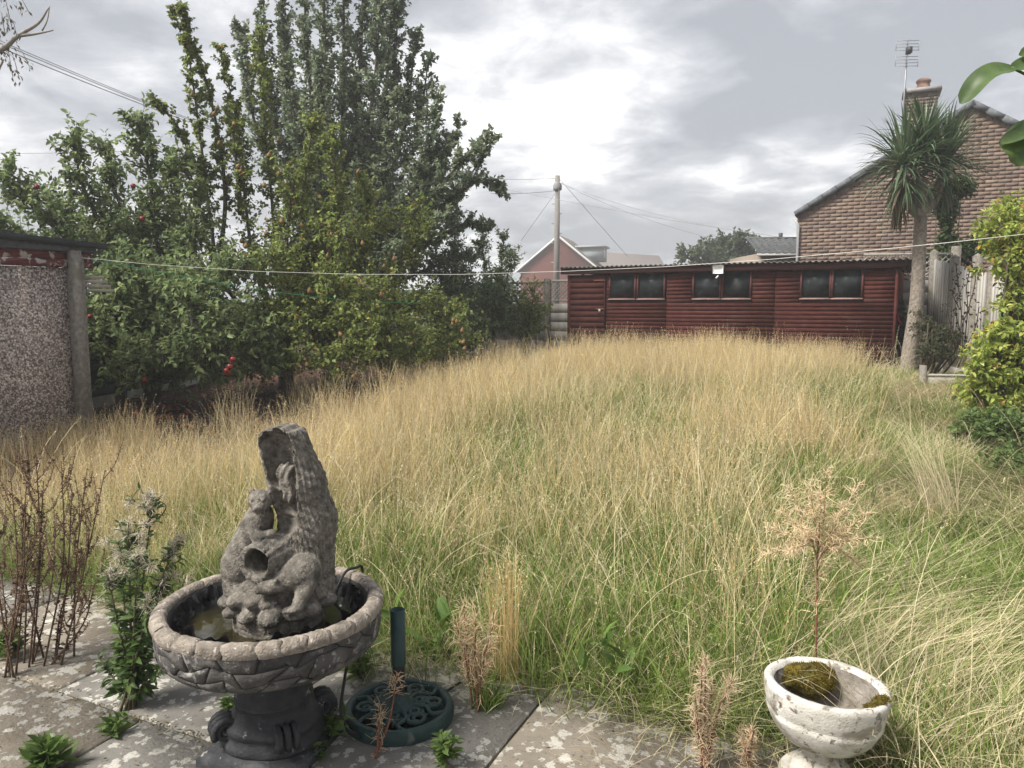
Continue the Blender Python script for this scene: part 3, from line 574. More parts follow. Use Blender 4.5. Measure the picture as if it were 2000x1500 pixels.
# ================================================================== fences
def build_fences():
    # far corner: post, trellis and boards left of the shed
    wood = pmat('grey_fence_wood', [(0.3, (0.25, 0.235, 0.215)), (0.7, (0.40, 0.385, 0.355))], scale=9, rough=0.95, stretch=(1, 1, 0.12), randv=0.16, spots=(5, 0.58, (0.22, 0.24, 0.15), 0.15))
    g = thing('trellis_fence', 'old grey fence with lattice top and concrete post left of the shed', 'fence', (0.0, 16.2, 0.36), R(-24))
    post = at(1076, 545, 16.0)
    x0 = 0.80
    MB().box((x0 - 0.06, -0.06, -0.3), (x0 + 0.06, 0.06, post.z - 0.36)).build('post', M_conc, g, attr=False)
    MB().box((-3.0, -0.06, -0.3), (-2.88, 0.06, 1.6)).build('post', M_conc, g, attr=False)
    for k in range(6):
        z0 = 0.02 + k * 0.19
        MB().box((x0 + 0.065, -0.02, z0), (x0 + 1.9, 0.02, z0 + 0.185)).build('board', M_grey_conc if k < 3 else wood, g, attr=False)
        MB().box((-2.87, -0.02, z0), (x0 - 0.065, 0.02, z0 + 0.185)).build('board', M_grey_conc if k < 3 else wood, g, attr=False)
    def lattice(p, xa, xb, za, zb, step=0.085):
        for s in (1, -1):
            c = xa - (zb - za)
            while c < xb + (zb - za):
                pts = []
                # line x = c + s*(z - zm)
                zs = [za, zb]; xs_ = [c, c + (zb - za)] if s > 0 else [c + (zb - za), c]
                (xA, zA), (xB, zB) = (xs_[0], za), (xs_[1], zb)
                lo, hi = 0.0, 1.0; dx = xB - xA
                t0 = (xa - xA) / dx; t1 = (xb - xA) / dx; lo = max(0, min(t0, t1)); hi = min(1, max(t0, t1))
                if hi - lo > 0.08:
                    a = (xA + dx * lo, za + (zb - za) * lo); b = (xA + dx * hi, za + (zb - za) * hi)
                    w = 0.011; mb = MB(); yy = -0.006 * s
                    mb.add([(a[0] - w, yy - 0.004, a[1]), (a[0] + w, yy - 0.004, a[1]), (b[0] + w, yy - 0.004, b[1]), (b[0] - w, yy - 0.004, b[1]), (a[0] - w, yy + 0.004, a[1]), (a[0] + w, yy + 0.004, a[1]), (b[0] + w, yy + 0.004, b[1]), (b[0] - w, yy + 0.004, b[1])],
                           [(0, 1, 2, 3), (7, 6, 5, 4), (0, 3, 7, 4), (1, 5, 6, 2)])
                    mb.build('lattice_slat', wood, p, attr=False)
                c += step
        for z in (za, zb): MB().box((xa, -0.02, z - 0.018), (xb, 0.02, z + 0.018)).build('rail', wood, p, attr=False)
    lattice(g, x0 + 0.07, x0 + 1.4, 1.22, 1.62)
    lattice(g, x0 - 1.2, x0 - 0.07, 1.20, 1.58, 0.11)
    # concrete panel fence right of the shed, behind the palm
    b0 = at(1735, 600, 13.6)
    c = thing('concrete_panel_fence', 'concrete panel fence with lattice top between shed end and palm trunk', 'fence', (b0.x - 0.5, 13.7, 0.36), R(-8))
    for k in range(7): MB().box((0.06, -0.025, 0.0 + k * 0.225), (1.52, 0.025, 0.218 + k * 0.225)).build('concrete_board', M_grey_conc, c, attr=False)
    MB().box((1.525, -0.07, -0.2), (1.64, 0.07, 2.15)).build('post', M_conc, c, attr=False)
    MB().box((-0.06, -0.07, -0.2), (0.055, 0.07, 1.95)).build('post', M_conc, c, attr=False)
    lattice(c, 0.07, 1.52, 1.62, 2.02, 0.10)
    # picket fence along the right boundary
    A = Vector((7.25, 13.35)); B = Vector((5.65, 5.6)); dv = (B - A); Ln = dv.length; rz = math.atan2(dv.y, dv.x)
    f = thing('picket_fence', 'pale grey close picket fence with concrete posts along the boundary behind yellow shrub', 'fence', (A.x, A.y, 0), rz)
    topz = lambda s: 2.30 - 0.52 * min(1, s / 3.6) if s < 3.6 else 1.78 - 0.08 * (s - 3.6)
    s = 0.0
    posts = [0.0, 1.0, 1.95, 2.55, 3.6, 4.4, 5.4, 6.4, 7.4]
    for p in posts:
        t = topz(p) + (0.10 if p not in (1.95,) else 0.20); mb = MB(); w = 0.055
        mb.add([(p - w, -w, 0), (p + w, -w, 0), (p + w, w, 0), (p - w, w, 0), (p - w, -w, t), (p + w, -w, t), (p + w, w, t), (p - w, w, t), (p, 0, t + 0.05)],
               [(0, 1, 5, 4), (1, 2, 6, 5), (2, 3, 7, 6), (3, 0, 4, 7), (4, 5, 8), (5, 6, 8), (6, 7, 8), (7, 4, 8)])
        mb.build('post', M_conc, f, attr=False)
    side = 1 if True else -1
    s = 0.08
    while s < Ln - 0.02:
        if min(abs(s - p) for p in posts) > 0.085:
            w = 0.043; t = topz(s) + random.uniform(-0.008, 0.008); yy = -0.03 + random.uniform(-0.003, 0.003)
            MB().box((s - w, yy - 0.009, 0.55), (s + w, yy + 0.009, t)).build('picket', wood, f, attr=False)
        s += 0.108
    for a, b in zip(posts[:-1], posts[1:]):
        for fr in (0.3, 0.85):
            z = 0.55 + (topz((a + b) / 2) - 0.55) * fr
            MB().box((a + 0.06, -0.015, z - 0.04), (b - 0.06, 0.02, z + 0.04)).build('rail', wood, f, attr=False)
        MB().box((a + 0.06, -0.03, 0.1), (b - 0.06, 0.03, 0.53)).build('gravel_board', M_grey_conc, f, attr=False)
    # low retaining boards under the palm
    r0 = at(1795, 760, 10.6); r = thing('retaining_edge', 'low stepped concrete edging boards with short posts below the picket fence', 'edging', (r0.x, r0.y, 0.26), R(-12))
    MB().box((0.0, -0.05, -0.3), (0.07, 0.05, 0.42)).build('post', M_conc, r, attr=False)
    MB().box((0.075, -0.02, -0.2), (1.3, 0.02, 0.27)).build('concrete_board', M_grey_conc, r, attr=False)
    MB().box((0.075, -0.03, 0.275), (1.3, 0.03, 0.30)).build('coping', M_grey_conc, r, attr=False)
    MB().box((0.40, -0.55, -0.3), (0.47, -0.45, 0.22)).build('post', M_conc, r, attr=False)
    MB().box((0.475, -0.52, -0.2), (1.5, -0.48, 0.10)).build('concrete_board', M_grey_conc, r, attr=False)
    # left boundary behind the fruit trees
    l = thing('boundary_fence', 'concrete post and board fence in shade behind the apple tree', 'fence', (-5.45, 9.0, 0.05), R(84))
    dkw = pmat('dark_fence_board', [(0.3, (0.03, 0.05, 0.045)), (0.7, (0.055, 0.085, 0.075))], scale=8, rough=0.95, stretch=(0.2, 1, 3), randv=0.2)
    for k in range(5):
        x = 0.05 + k * 1.85
        MB().box((x - 0.055, -0.06, -0.2), (x + 0.055, 0.06, 1.55)).build('post', M_conc, l, attr=False)
        if k < 4:
            MB().box((x + 0.06, -0.03, -0.1), (x + 1.79, 0.03, 0.28)).build('gravel_board', M_grey_conc, l, attr=False)
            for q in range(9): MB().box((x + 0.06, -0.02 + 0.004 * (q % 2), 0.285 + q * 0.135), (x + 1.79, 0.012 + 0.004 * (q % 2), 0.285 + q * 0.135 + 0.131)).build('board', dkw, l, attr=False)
    p = at(240, 835, 9.3); MB().box((-0.05, -0.05, 0), (0.05, 0.05, 0.62)).build('stump_post', pmat('dark_old_wood', soft((0.035, 0.028, 0.022), 0.3), scale=10, rough=1), None, loc=(p.x, p.y, gz1(p.x, p.y) - 0.05), attr=False)
    tag(bpy.data.objects['stump_post'], 'short dark rotten wooden post in the soil bed', 'post')
    # boundary behind the far orchard
    l2 = thing('orchard_fence', 'dark slatted fence hidden behind the far fruit trees', 'fence', (-4.6, 18.2, 0.3), R(-10))
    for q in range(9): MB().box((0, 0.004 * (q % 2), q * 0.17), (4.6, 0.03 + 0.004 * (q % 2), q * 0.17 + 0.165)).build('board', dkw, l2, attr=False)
build_fences()
# ================================================================== trees
def nrm(a): return a / (np.linalg.norm(a, axis=-1, keepdims=True) + 1e-9)
def leaves_geo(P, D, L, W, C, fold=0.25, seg=1):
    """folded leaf blades: P base, D direction, L length, W width -> verts, tris, colours"""
    n = len(P); up = nrm(rng.normal(size=(n, 3)) * 0.55 + np.array([0, 0, 1.0]))
    S = nrm(np.cross(D, up)); Nn = np.cross(S, D); L = L[:, None]; W = W[:, None]
    if seg == 1:
        V = np.stack([P, P + D * L * 0.45 + S * W * 0.5 + Nn * W * fold, P + D * L, P + D * L * 0.45 - S * W * 0.5 + Nn * W * fold], 1).reshape(-1, 3)
        b = np.arange(n)[:, None] * 4; T = np.concatenate([b + [0, 1, 2], b + [0, 2, 3]], 1).reshape(-1, 3); k = 4
    else:
        tip = P + D * L - Nn * L * 0.12
        V = np.stack([P, P + D * L * 0.3 + S * W * 0.46 + Nn * W * fold, P + D * L * 0.68 + S * W * 0.40 + Nn * W * (fold * 0.7), tip, P + D * L * 0.68 - S * W * 0.40 + Nn * W * (fold * 0.7), P + D * L * 0.3 - S * W * 0.46 + Nn * W * fold, P + D * L * 0.5 + Nn * L * 0.02], 1).reshape(-1, 3)
        b = np.arange(n)[:, None] * 7; T = np.concatenate([b + [0, 1, 6], b + [1, 2, 6], b + [2, 3, 6], b + [3, 4, 6], b + [4, 5, 6], b + [5, 0, 6]], 1).reshape(-1, 3); k = 7
    return V, T, np.repeat(C, k, axis=0)
def strip_geo(P, r0):
    """thin 3-sided tubes along P (n,k,3)"""
    n, k, _ = P.shape; t = nrm(P[:, -1] - P[:, 0]); a = nrm(np.cross(t, nrm(rng.normal(size=(n, 3))))); b = np.cross(t, a)
    rr = (r0[:, None] * np.linspace(1, 0.35, k)[None])[:, :, None]; V = []
    for q in range(3):
        an = 2 * math.pi * q / 3; V.append(P + (a * math.cos(an) + b * math.sin(an))[:, None] * rr)
    V = np.stack(V, 2).reshape(-1, 3); base = (np.arange(n) * k * 3)[:, None]; F = []
    for i in range(k - 1):
        for q in range(3): F.append(base + np.array([[i*3+q, i*3+(q+1)%3, (i+1)*3+(q+1)%3, (i+1)*3+q]]))
    return V, np.concatenate(F)
def tri_mesh(name, V, T, C, mat, parent): return array_mesh(name, V, T, mat, parent, C)
def interp_poly(P, s):
    P = np.array([tuple(p) for p in P]); d = np.r_[0, np.cumsum(np.linalg.norm(np.diff(P, axis=0), axis=1))]; d /= d[-1]
    pos = np.stack([np.interp(s, d, P[:, k]) for k in range(3)], 1); e = 0.02
    tan = nrm(np.stack([np.interp(np.minimum(s + e, 1), d, P[:, k]) - np.interp(np.maximum(s - e, 0), d, P[:, k]) for k in range(3)], 1))
    return pos, tan
def smooth_poly(P, n=10):
    """Catmull-Rom through the points"""
    P = [Vector(p) for p in P]; Q = [P[0] * 2 - P[1]] + P + [P[-1] * 2 - P[-2]]; out = []
    for i in range(1, len(Q) - 2):
        for k in range(n):
            t = k / n; a, b, c, d = Q[i-1], Q[i], Q[i+1], Q[i+2]
            out.append(0.5 * ((2*b) + (c - a)*t + (2*a - 5*b + 4*c - d)*t*t + (3*b - a - 3*c + d)*t**3))
    out.append(P[-1]); return out
def grow_tree(root, limbs, leafL, leafW, cols, twig_per_m=14, leaf_per_twig=16, up=0.5, droop=0.15, twigcol=(0.09, 0.075, 0.06), valr=(0.55, 1.35), spread=0.16, seg=1):
    """limbs: (points, wood r0, r1, foliage radius base, foliage radius tip, s start, density)"""
    base = Vector(root.location); tr = MB(); LV = []; LT = []; LC = []; nn = 0; TV = []; TF = []; tn = 0
    for (pts, r0, r1, f0, f1, s0, dens) in limbs:
        sp = smooth_poly(pts, 6); k = len(sp)
        tr.tube([p - base for p in sp], [r0 + (r1 - r0) * i / (k - 1) for i in range(k)], 7)
        if dens <= 0: continue
        ln = sum((sp[i+1] - sp[i]).length for i in range(k - 1)); n = max(4, int(ln * (1 - s0) * twig_per_m * dens * (0.6 + (f0 + f1))))
        s = s0 + (1 - s0) * rng.random(n); pos, tan = interp_poly(sp, s); fr = f0 + (f1 - f0) * s
        rd = rng.normal(size=(n, 3)); rd -= tan * (rd * tan).sum(1, keepdims=True); rd = nrm(rd)
        d = nrm(tan * 0.55 + rd * (0.9 + 0.3 * rng.random((n, 1))) + np.array([0, 0, up])); ln_t = fr * (0.45 + 0.75 * rng.random(n))
        bend = nrm(np.array([0, 0, up - droop]) + rng.normal(size=(n, 3)) * 0.5)
        tt = np.array([0, 0.5, 1.0]); TP = pos[:, None] + d[:, None] * (ln_t[:, None] * tt)[..., None] + bend[:, None] * (0.28 * ln_t[:, None] * tt ** 2)[..., None]
        keep = rng.random(n) < 0.75
        v, f = strip_geo(TP[keep], np.full(keep.sum(), 0.0045)); TV.append(v); TF.append(f + tn); tn += len(v)
        m = leaf_per_twig; tl = 0.12 + 0.9 * rng.random((n, m)); a = tl[..., None]
        lp = pos[:, None] + d[:, None] * (ln_t[:, None, None] * a) + bend[:, None] * (0.28 * ln_t[:, None, None] * a ** 2) + rng.normal(size=(n, m, 3)) * (spread * fr * 0.35)[:, None, None]
        ld = nrm(d[:, None] * 0.5 + rng.normal(size=(n, m, 3)) * 0.75 + np.array([0, 0, -droop * 2.0]))
        tw_val = rng.uniform(0.8, 1.2, (n, 1, 1)); ci = rng.random((n, m, 1)); wts = np.array([c[0] for c in cols]); cum = np.cumsum(wts) / wts.sum()
        cidx = np.searchsorted(cum, ci[..., 0]); cc = np.array([c[1] for c in cols])[np.clip(cidx, 0, len(cols) - 1)]
        cc = cc * tw_val * rng.uniform(valr[0], valr[1], (n, m, 1))
        q = n * m; sz = rng.uniform(0.65, 1.2, q)
        v, t, c = leaves_geo(lp.reshape(-1, 3), ld.reshape(-1, 3), leafL * sz, leafW * sz, cc.reshape(-1, 3), seg=seg)
        LV.append(v); LT.append(t + nn); LC.append(c); nn += len(v)
    tr.build('trunk', M_bark, root, smooth=True, attr=False)
    b = np.array(tuple(base))
    if TV: tw = array_mesh('twigs', np.concatenate(TV) - b, np.concatenate(TF), M_stem, root, np.tile(np.array(twigcol), (tn, 1))); tag(tw, kind='stuff')
    V = np.concatenate(LV) - b
    cr = tri_mesh('crown', V, np.concatenate(LT), np.concatenate(LC), M_leaf, root)
    return cr
def A3(lst, d=None): return [at(p[0], p[1], p[2] if len(p) > 2 else d) for p in lst]
def tree_root(name, label, px, py, d, cat='tree', group=None):
    p = at(px, py, d); z = gz1(p.x, p.y) - 0.05; r = thing(name, label, cat, (p.x, p.y, z), 0, group); return r, Vector((p.x, p.y, z))
fruit_red = pmat('apple_skin', [(0.35, (0.14, 0.014, 0.013)), (0.6, (0.22, 0.026, 0.018)), (0.75, (0.30, 0.09, 0.035))], scale=18, rough=0.4, spec=0.4)
fruit_pear = pmat('pear_skin', [(0.35, (0.14, 0.085, 0.035)), (0.6, (0.20, 0.12, 0.045)), (0.75, (0.18, 0.06, 0.035))], scale=16, rough=0.6)
def fruit_mesh(kind):
    mb = MB()
    if kind == 'apple': prof = [(0, -0.032), (0.014, -0.036), (0.028, -0.028), (0.038, -0.006), (0.038, 0.012), (0.028, 0.030), (0.012, 0.033), (0.0, 0.024)]
    else: prof = [(0, -0.042), (0.016, -0.042), (0.031, -0.03), (0.036, -0.01), (0.030, 0.012), (0.018, 0.032), (0.012, 0.046), (0.0, 0.05)]
    mb.lathe(prof, 12); mb.tube([(0, 0, prof[-1][1]), (0.004, 0, prof[-1][1] + 0.03)], 0.003, 4)
    o = mb.build(kind, fruit_red if kind == 'apple' else fruit_pear, smooth=True, attr=False); me = o.data; bpy.data.objects.remove(o); return me
ME_APPLE, ME_PEAR = fruit_mesh('apple'), fruit_mesh('pear')
def hang_fruit(root, kind, spots, d0):
    for sp in spots:
        p = at(sp[0], sp[1], sp[2] if len(sp) > 2 else d0); o = link(kind, ME_APPLE if kind == 'apple' else ME_PEAR, root)
        o.location = p - Vector(root.location); o.rotation_euler = (random.uniform(-.4, .4), random.uniform(-.4, .4), random.uniform(0, 6)); k = random.uniform(0.68, 0.9); o.scale = (k, k, k)

GREEN_A = [(4, (0.165, 0.215, 0.092)), (3, (0.205, 0.26, 0.115)), (2, (0.13, 0.18, 0.078)), (0.8, (0.26, 0.30, 0.13))]
GREEN_P = [(4, (0.175, 0.22, 0.065)), (3, (0.145, 0.195, 0.06)), (2.5, (0.23, 0.27, 0.075)), (1.2, (0.29, 0.30, 0.085)), (0.2, (0.30, 0.16, 0.05))]
GREEN_D = [(4, (0.185, 0.225, 0.14)), (3, (0.15, 0.19, 0.12)), (2, (0.225, 0.27, 0.165))]
def build_trees():
    # apple
    r, b = tree_root('apple_tree', 'spreading apple tree with a few red apples behind the concrete garage', 295, 800, 10.2)
    fork = at(300, 640, 10.2); fk2 = at(320, 560, 10.3)
    L = [([b, b.lerp(fork, 0.5) + Vector((0.04, 0, 0)), fork, fk2], 0.11, 0.07, 0.4, 0.4, 0.4, 0.5)]
    for pts, f in (([(310, 560, 10.3), (300, 430, 10.2), (290, 330, 10.1), (268, 238, 10.0)], .42), ([(300, 600, 10.2), (215, 470, 10.0), (165, 370, 9.9), (140, 270, 9.8)], .42), ([(300, 610, 10.2), (190, 520, 9.8), (90, 430, 9.6), (8, 345, 9.5)], .42),
                   ([(295, 630, 10.2), (200, 560, 9.7), (90, 500, 9.4), (-30, 430, 9.2)], .45), ([(310, 560, 10.3), (255, 440, 10.6), (215, 350, 10.6), (205, 285, 10.6)], .42), ([(310, 560, 10.3), (370, 470, 10.1), (385, 400, 10.0), (350, 300, 10.0)], .36),
                   ([(315, 570, 10.3), (390, 540, 9.9), (440, 520, 9.6), (470, 540, 9.4)], .5), ([(300, 620, 10.2), (250, 600, 9.5), (210, 620, 9.2), (190, 660, 9.1)], .5), ([(300, 620, 10.2), (300, 620, 9.4), (310, 660, 8.9), (320, 715, 8.7)], .5),
                   ([(305, 600, 10.2), (380, 610, 9.4), (430, 650, 9.0), (460, 715, 8.8)], .48), ([(300, 610, 10.2), (240, 620, 9.6), (215, 690, 9.4), (230, 735, 9.3)], .42), ([(300, 600, 10.2), (350, 560, 9.2), (370, 600, 8.8), (380, 690, 8.6)], .48),
                   ([(300, 600, 10.2), (260, 540, 9.2), (240, 540, 9.0), (225, 570, 8.9)], .48), ([(300, 620, 10.2), (260, 640, 9.3), (250, 690, 9.0), (270, 745, 8.9)], .48), ([(300, 620, 10.2), (350, 650, 9.3), (400, 690, 9.0), (400, 745, 8.9)], .48), ([(300, 600, 10.2), (220, 560, 9.4), (195, 580, 9.2), (185, 625, 9.1)], .40), ([(300, 620, 10.2), (430, 630, 9.4), (500, 660, 9.3), (510, 735, 9.3)], .5), ([(300, 620, 10.2), (330, 690, 10.0), (350, 740, 9.8)], .5), ([(310, 560, 10.3), (120, 420, 10.4), (60, 380, 10.4)], .40), ([(310, 560, 10.3), (340, 440, 10.8), (330, 330, 10.8)], .40)):
        L.append((A3(pts), 0.045, 0.008, f * 1.2, f * 0.7, 0.15, 1.5))
    grow_tree(r, L, 0.085, 0.043, GREEN_A, 24, 20, up=0.45, droop=0.12, seg=2)
    hang_fruit(r, 'apple', [(72, 365, 9.5), (260, 363, 9.8), (278, 427, 9.8), (176, 618, 8.8), (449, 716, 8.4), (443, 724, 8.4), (455, 702, 8.5), (282, 742, 8.5), (446, 728, 8.45)], 9.5)
    # pear
    r, b = tree_root('pear_tree', 'tall upright pear tree with olive leaves and many small brown pears', 560, 780, 11.0)
    f1 = at(560, 640, 11.0); L = [([b, f1], 0.12, 0.09, .3, .3, 0.5, 0.6)]
    spires = [([(555, 660, 11), (440, 560, 10.8), (410, 420, 10.7), (395, 300, 10.6), (375, 150, 10.5), (352, 8, 10.4)], .34, .10), ([(430, 500, 10.8), (440, 380, 10.8), (420, 230, 10.7), (385, 110, 10.6), (330, 15, 10.5)], .26, .08), ([(400, 380, 10.7), (370, 290, 10.5), (330, 225, 10.3), (285, 182, 10.2)], .2, .08),
              ([(555, 650, 11), (500, 520, 10.8), (480, 400, 10.8), (470, 280, 10.8), (430, 90, 10.8)], .34, .12), ([(470, 420, 10.8), (460, 300, 10.6), (445, 200, 10.6)], .26, .12), ([(555, 650, 11), (540, 500, 11), (530, 380, 11), (520, 280, 11), (505, 60, 11)], .36, .16),
              ([(560, 650, 11), (585, 500, 10.8), (590, 400, 10.7), (600, 320, 10.6), (612, 235, 10.5)], .42, .2), ([(560, 650, 11), (625, 520, 10.6), (650, 420, 10.5), (655, 340, 10.4), (640, 250, 10.4)], .44, .2), ([(560, 650, 11), (660, 560, 10.8), (710, 460, 10.8), (715, 390, 10.8), (705, 350, 10.8)], .44, .2),
              ([(560, 650, 11), (700, 600, 11), (790, 510, 11.2), (820, 450, 11.2), (800, 410, 11.2)], .5, .3), ([(560, 650, 11), (620, 600, 10.2), (680, 590, 9.8), (720, 640, 9.6), (730, 700, 9.5)], .5, .4), ([(560, 650, 11), (580, 620, 10.0), (600, 640, 9.6), (600, 720, 9.4)], .5, .4),
              ([(560, 650, 11), (520, 600, 10.3), (510, 620, 9.9), (530, 710, 9.7)], .5, .4), ([(560, 650, 11), (640, 560, 10.0), (690, 540, 9.8), (730, 570, 9.7)], .5, .4), ([(560, 650, 11), (560, 540, 10.0), (540, 500, 9.8), (500, 540, 9.7)], .5, .4), ([(560, 640, 11), (730, 620, 10.8), (830, 590, 10.8), (880, 610, 10.8), (905, 670, 10.8)], .46, .22),
              ([(560, 650, 11), (700, 640, 10.5), (780, 640, 10.3), (820, 700, 10.3)], .5, .4), ([(560, 640, 11), (560, 470, 10.4), (570, 380, 10.2), (560, 330, 10.2)], .42, .25), ([(560, 640, 11), (650, 500, 11), (760, 430, 11.2)], .5, .35), ([(560, 650, 11), (660, 650, 9.8), (670, 700, 9.5), (660, 735, 9.4)], .45, .4), ([(560, 650, 11), (680, 620, 11.6), (780, 640, 11.8), (840, 715, 11.8)], .55, .5), ([(560, 650, 11), (620, 680, 10.6), (640, 745, 10.4)], .55, .5), ([(560, 650, 11), (740, 660, 11.2), (760, 735, 11.0)], .55, .5), ([(560, 650, 11), (500, 690, 10.6), (480, 745, 10.4)], .55, .5), ([(560, 650, 11), (760, 600, 12.2), (860, 620, 12.4), (900, 700, 12.4)], .55, .5), ([(560, 640, 11), (610, 460, 10.3), (690, 470, 10.1)], .45, .35)]
    for pts, fa, fb in spires: L.append((A3(pts), 0.035, 0.006, fa, fb, 0.18, 1.5))
    grow_tree(r, L, 0.060, 0.044, GREEN_P, 26, 19, up=0.35, droop=0.22)
    hang_fruit(r, 'pear', [(544, 273, 10.3), (525, 303), (375, 185, 10.3), (425, 210), (418, 222), (457, 242), (428, 280), (355, 330, 10), (465, 325), (470, 334), (545, 338), (555, 340), (516, 362), (522, 430), (472, 470), (550, 432), (647, 460, 10), (708, 475, 10), (590, 440), (520, 455), (700, 335), (750, 520), (605, 568, 9.4), (665, 653, 9.4), (692, 432), (745, 575, 9.6), (770, 505),
                           (885, 625, 10.5), (892, 628, 10.5), (884, 632, 10.5), (903, 645, 10.5), (905, 668, 10.5), (908, 680, 10.5), (748, 723, 9.5), (600, 712, 9.3), (690, 735, 9.3), (706, 552, 9.6), (640, 500, 10), (660, 505, 10), (480, 480, 10), (573, 395), (430, 432)], 10.2)
    # big dark tree behind
    r, b = tree_root('cherry_tree', 'big dark green tree with upswept plume branches rising out of the frame', 665, 740, 14.5)
    f1 = at(665, 600, 14.5); L = [([b, f1], 0.2, 0.16, .3, .3, 0.6, 0)]
    tips = [(505, -10), (545, -80), (590, -130), (630, -150), (672, -150), (712, -150), (745, -90), (768, -40), (780, 0), (812, 70), (838, 110), (858, 175), (872, 270), (470, 60)]
    for i, (tx, ty) in enumerate(tips):
        dd = 14.5 + random.uniform(-0.9, 0.9); k = 0.35 + 0.05 * (i % 3)
        L.append(([f1, at(665 + (tx - 665) * k * 0.85, 600 + (ty - 600) * 0.30, (dd + 14.5) / 2), at(665 + (tx - 665) * 0.82, 600 + (ty - 600) * 0.62, dd), at(tx, ty, dd)], 0.08, 0.008, .60, .19, 0.10, 1.12))
    for (tx, ty, mx, my) in ((963, 262, 880, 340), (955, 290, 870, 400), (988, 379, 900, 372), (900, 240, 850, 330), (880, 420, 800, 470), (930, 500, 850, 520), (700, 330, 690, 450), (760, 300, 740, 420), (620, 250, 640, 400), (820, 330, 780, 430), (560, 200, 590, 370), (960, 440, 880, 450),
                             (700, 150, 690, 350), (620, 100, 640, 300), (780, 180, 750, 350), (550, 100, 590, 300), (840, 300, 800, 420)):
        dd = 14.0 + random.uniform(-1, 1); L.append(([f1, at(mx, my, dd), at(tx, ty, dd)], 0.05, 0.006, .56, .16, 0.25, 1.1))
    grow_tree(r, L, 0.088, 0.058, GREEN_D, 22, 20, up=0.5, droop=0.1)
    # small plums at the end of the row
    for i, (bx, d, tops, cols, lab) in enumerate(((875, 14.6, [(850, 470), (890, 420), (920, 500), (870, 560), (840, 600), (900, 600), (930, 570)], GREEN_D, 'small dense fruit tree between the pear tree and the grey fence post'),
                            (965, 15.3, [(940, 470), (985, 465), (1000, 500), (950, 560), (990, 580), (930, 630), (1000, 640)], GREEN_A, 'slender pale leaved fruit tree beside the far corner fence'),
                            (1030, 15.0, [(1010, 560), (1045, 560), (1060, 600), (1000, 620), (1050, 650), (1015, 660)], GREEN_P, 'low tangled bush against the lattice fence near shed door'))):
        r, b = tree_root('plum_tree' if i < 2 else 'tangled_bush', lab, bx, 700, d, 'tree' if i < 2 else 'bush'); f1 = at(bx, 640, d); L = [([b, f1], 0.06, 0.04, .3, .3, 0.5, 0.5)]
        for (tx, ty) in tops:
            dd = d + random.uniform(-0.6, 0.4); L.append(([f1, at(bx + (tx - bx) * .55, 640 + (ty - 640) * .5, dd), at(tx, ty, dd)], 0.022, 0.005, .48 if i < 2 else .36, .22, 0.1, 1.5))
        grow_tree(r, L, 0.07, 0.035, cols, 26, 20, up=0.4, droop=0.12)
    # far crown over the shed roof
    d = 45; r, b = tree_root('far_tree', 'distant round leafy tree crown showing over the shed roof', 1400, 620, d); f1 = at(1405, 540, d); L = [([b, f1], 0.25, 0.2, .5, .5, .5, 0)]
    for (tx, ty) in ((1360, 492), (1385, 475), (1415, 466), (1445, 462), (1470, 468), (1440, 500), (1400, 505), (1475, 495), (1330, 500)):
        L.append(([f1, at((1405 + tx) / 2, (540 + ty) / 2 - 5, d), at(tx, ty, d + random.uniform(-1, 1))], 0.1, 0.02, 1.2, .55, 0.3, 0.32))
    grow_tree(r, L, 0.24, 0.16, [(1, (0.11, 0.145, 0.075)), (1, (0.085, 0.115, 0.06))], 26, 16)
    # bare branch with a few hanging leaves, top corner
    d = 7.0; r = thing('overhanging_branch', 'bare forked dead branch with sparse hanging twigs at top corner', 'branch', at(-60, 130, d))
    b = Vector(r.location); grey = pmat('grey_dead_wood', soft((0.30, 0.28, 0.26), 0.25), scale=30, rough=0.95); mb = MB()
    for pts, ra, rb in (([(-60, 130), (5, 95), (35, 70), (75, 45), (95, 15)], .03, .006), ([(35, 70), (70, 66), (104, 59)], .016, .005), ([(82, 60), (92, 40), (97, 12)], .008, .004), ([(-60, 130), (-20, 160), (5, 120)], .02, .01)):
        mb.tube([p - b for p in smooth_poly(A3(pts, d), 5)], [ra + (rb - ra) * i / (5 * (len(pts) - 1)) for i in range(5 * (len(pts) - 1) + 1)], 7)
    mb.build('branch', grey, r, smooth=True, attr=False)
    P = []; Dd = []; tw = MB()
    for (x0, y0, x1, y1) in ((0, -30, 60, 30), (-10, 60, 25, 150), (0, 90, 38, 155), (-20, -40, 20, 40), (0, 20, 35, 80), (10, 85, 60, 135), (-20, 0, 10, 70)):
        a, c = at(x0, y0, d), at(x1, y1, d); tw.tube([a - b, a.lerp(c, 0.5) + Vector((0.04, 0, 0.04)) - b, c - b], 0.003, 4)
        for _ in range(26):
            t = random.random(); p = a.lerp(c, t) + Vector((random.gauss(0, .02), random.gauss(0, .03), random.gauss(0, .02))) - b; P.append(tuple(p)); Dd.append((random.gauss(0.2, .4), random.gauss(0, .4), -0.8))
    tw.build('twigs', grey, r, attr=False)
    n = len(P); v, t, c = leaves_geo(np.array(P), nrm(np.array(Dd)), np.full(n, .045), np.full(n, .018), np.tile((0.13, 0.12, 0.08), (n, 1)) * rng.uniform(.7, 1.3, (n, 1))); tri_mesh('leaves', v, t, c, M_leaf, r)
build_trees()

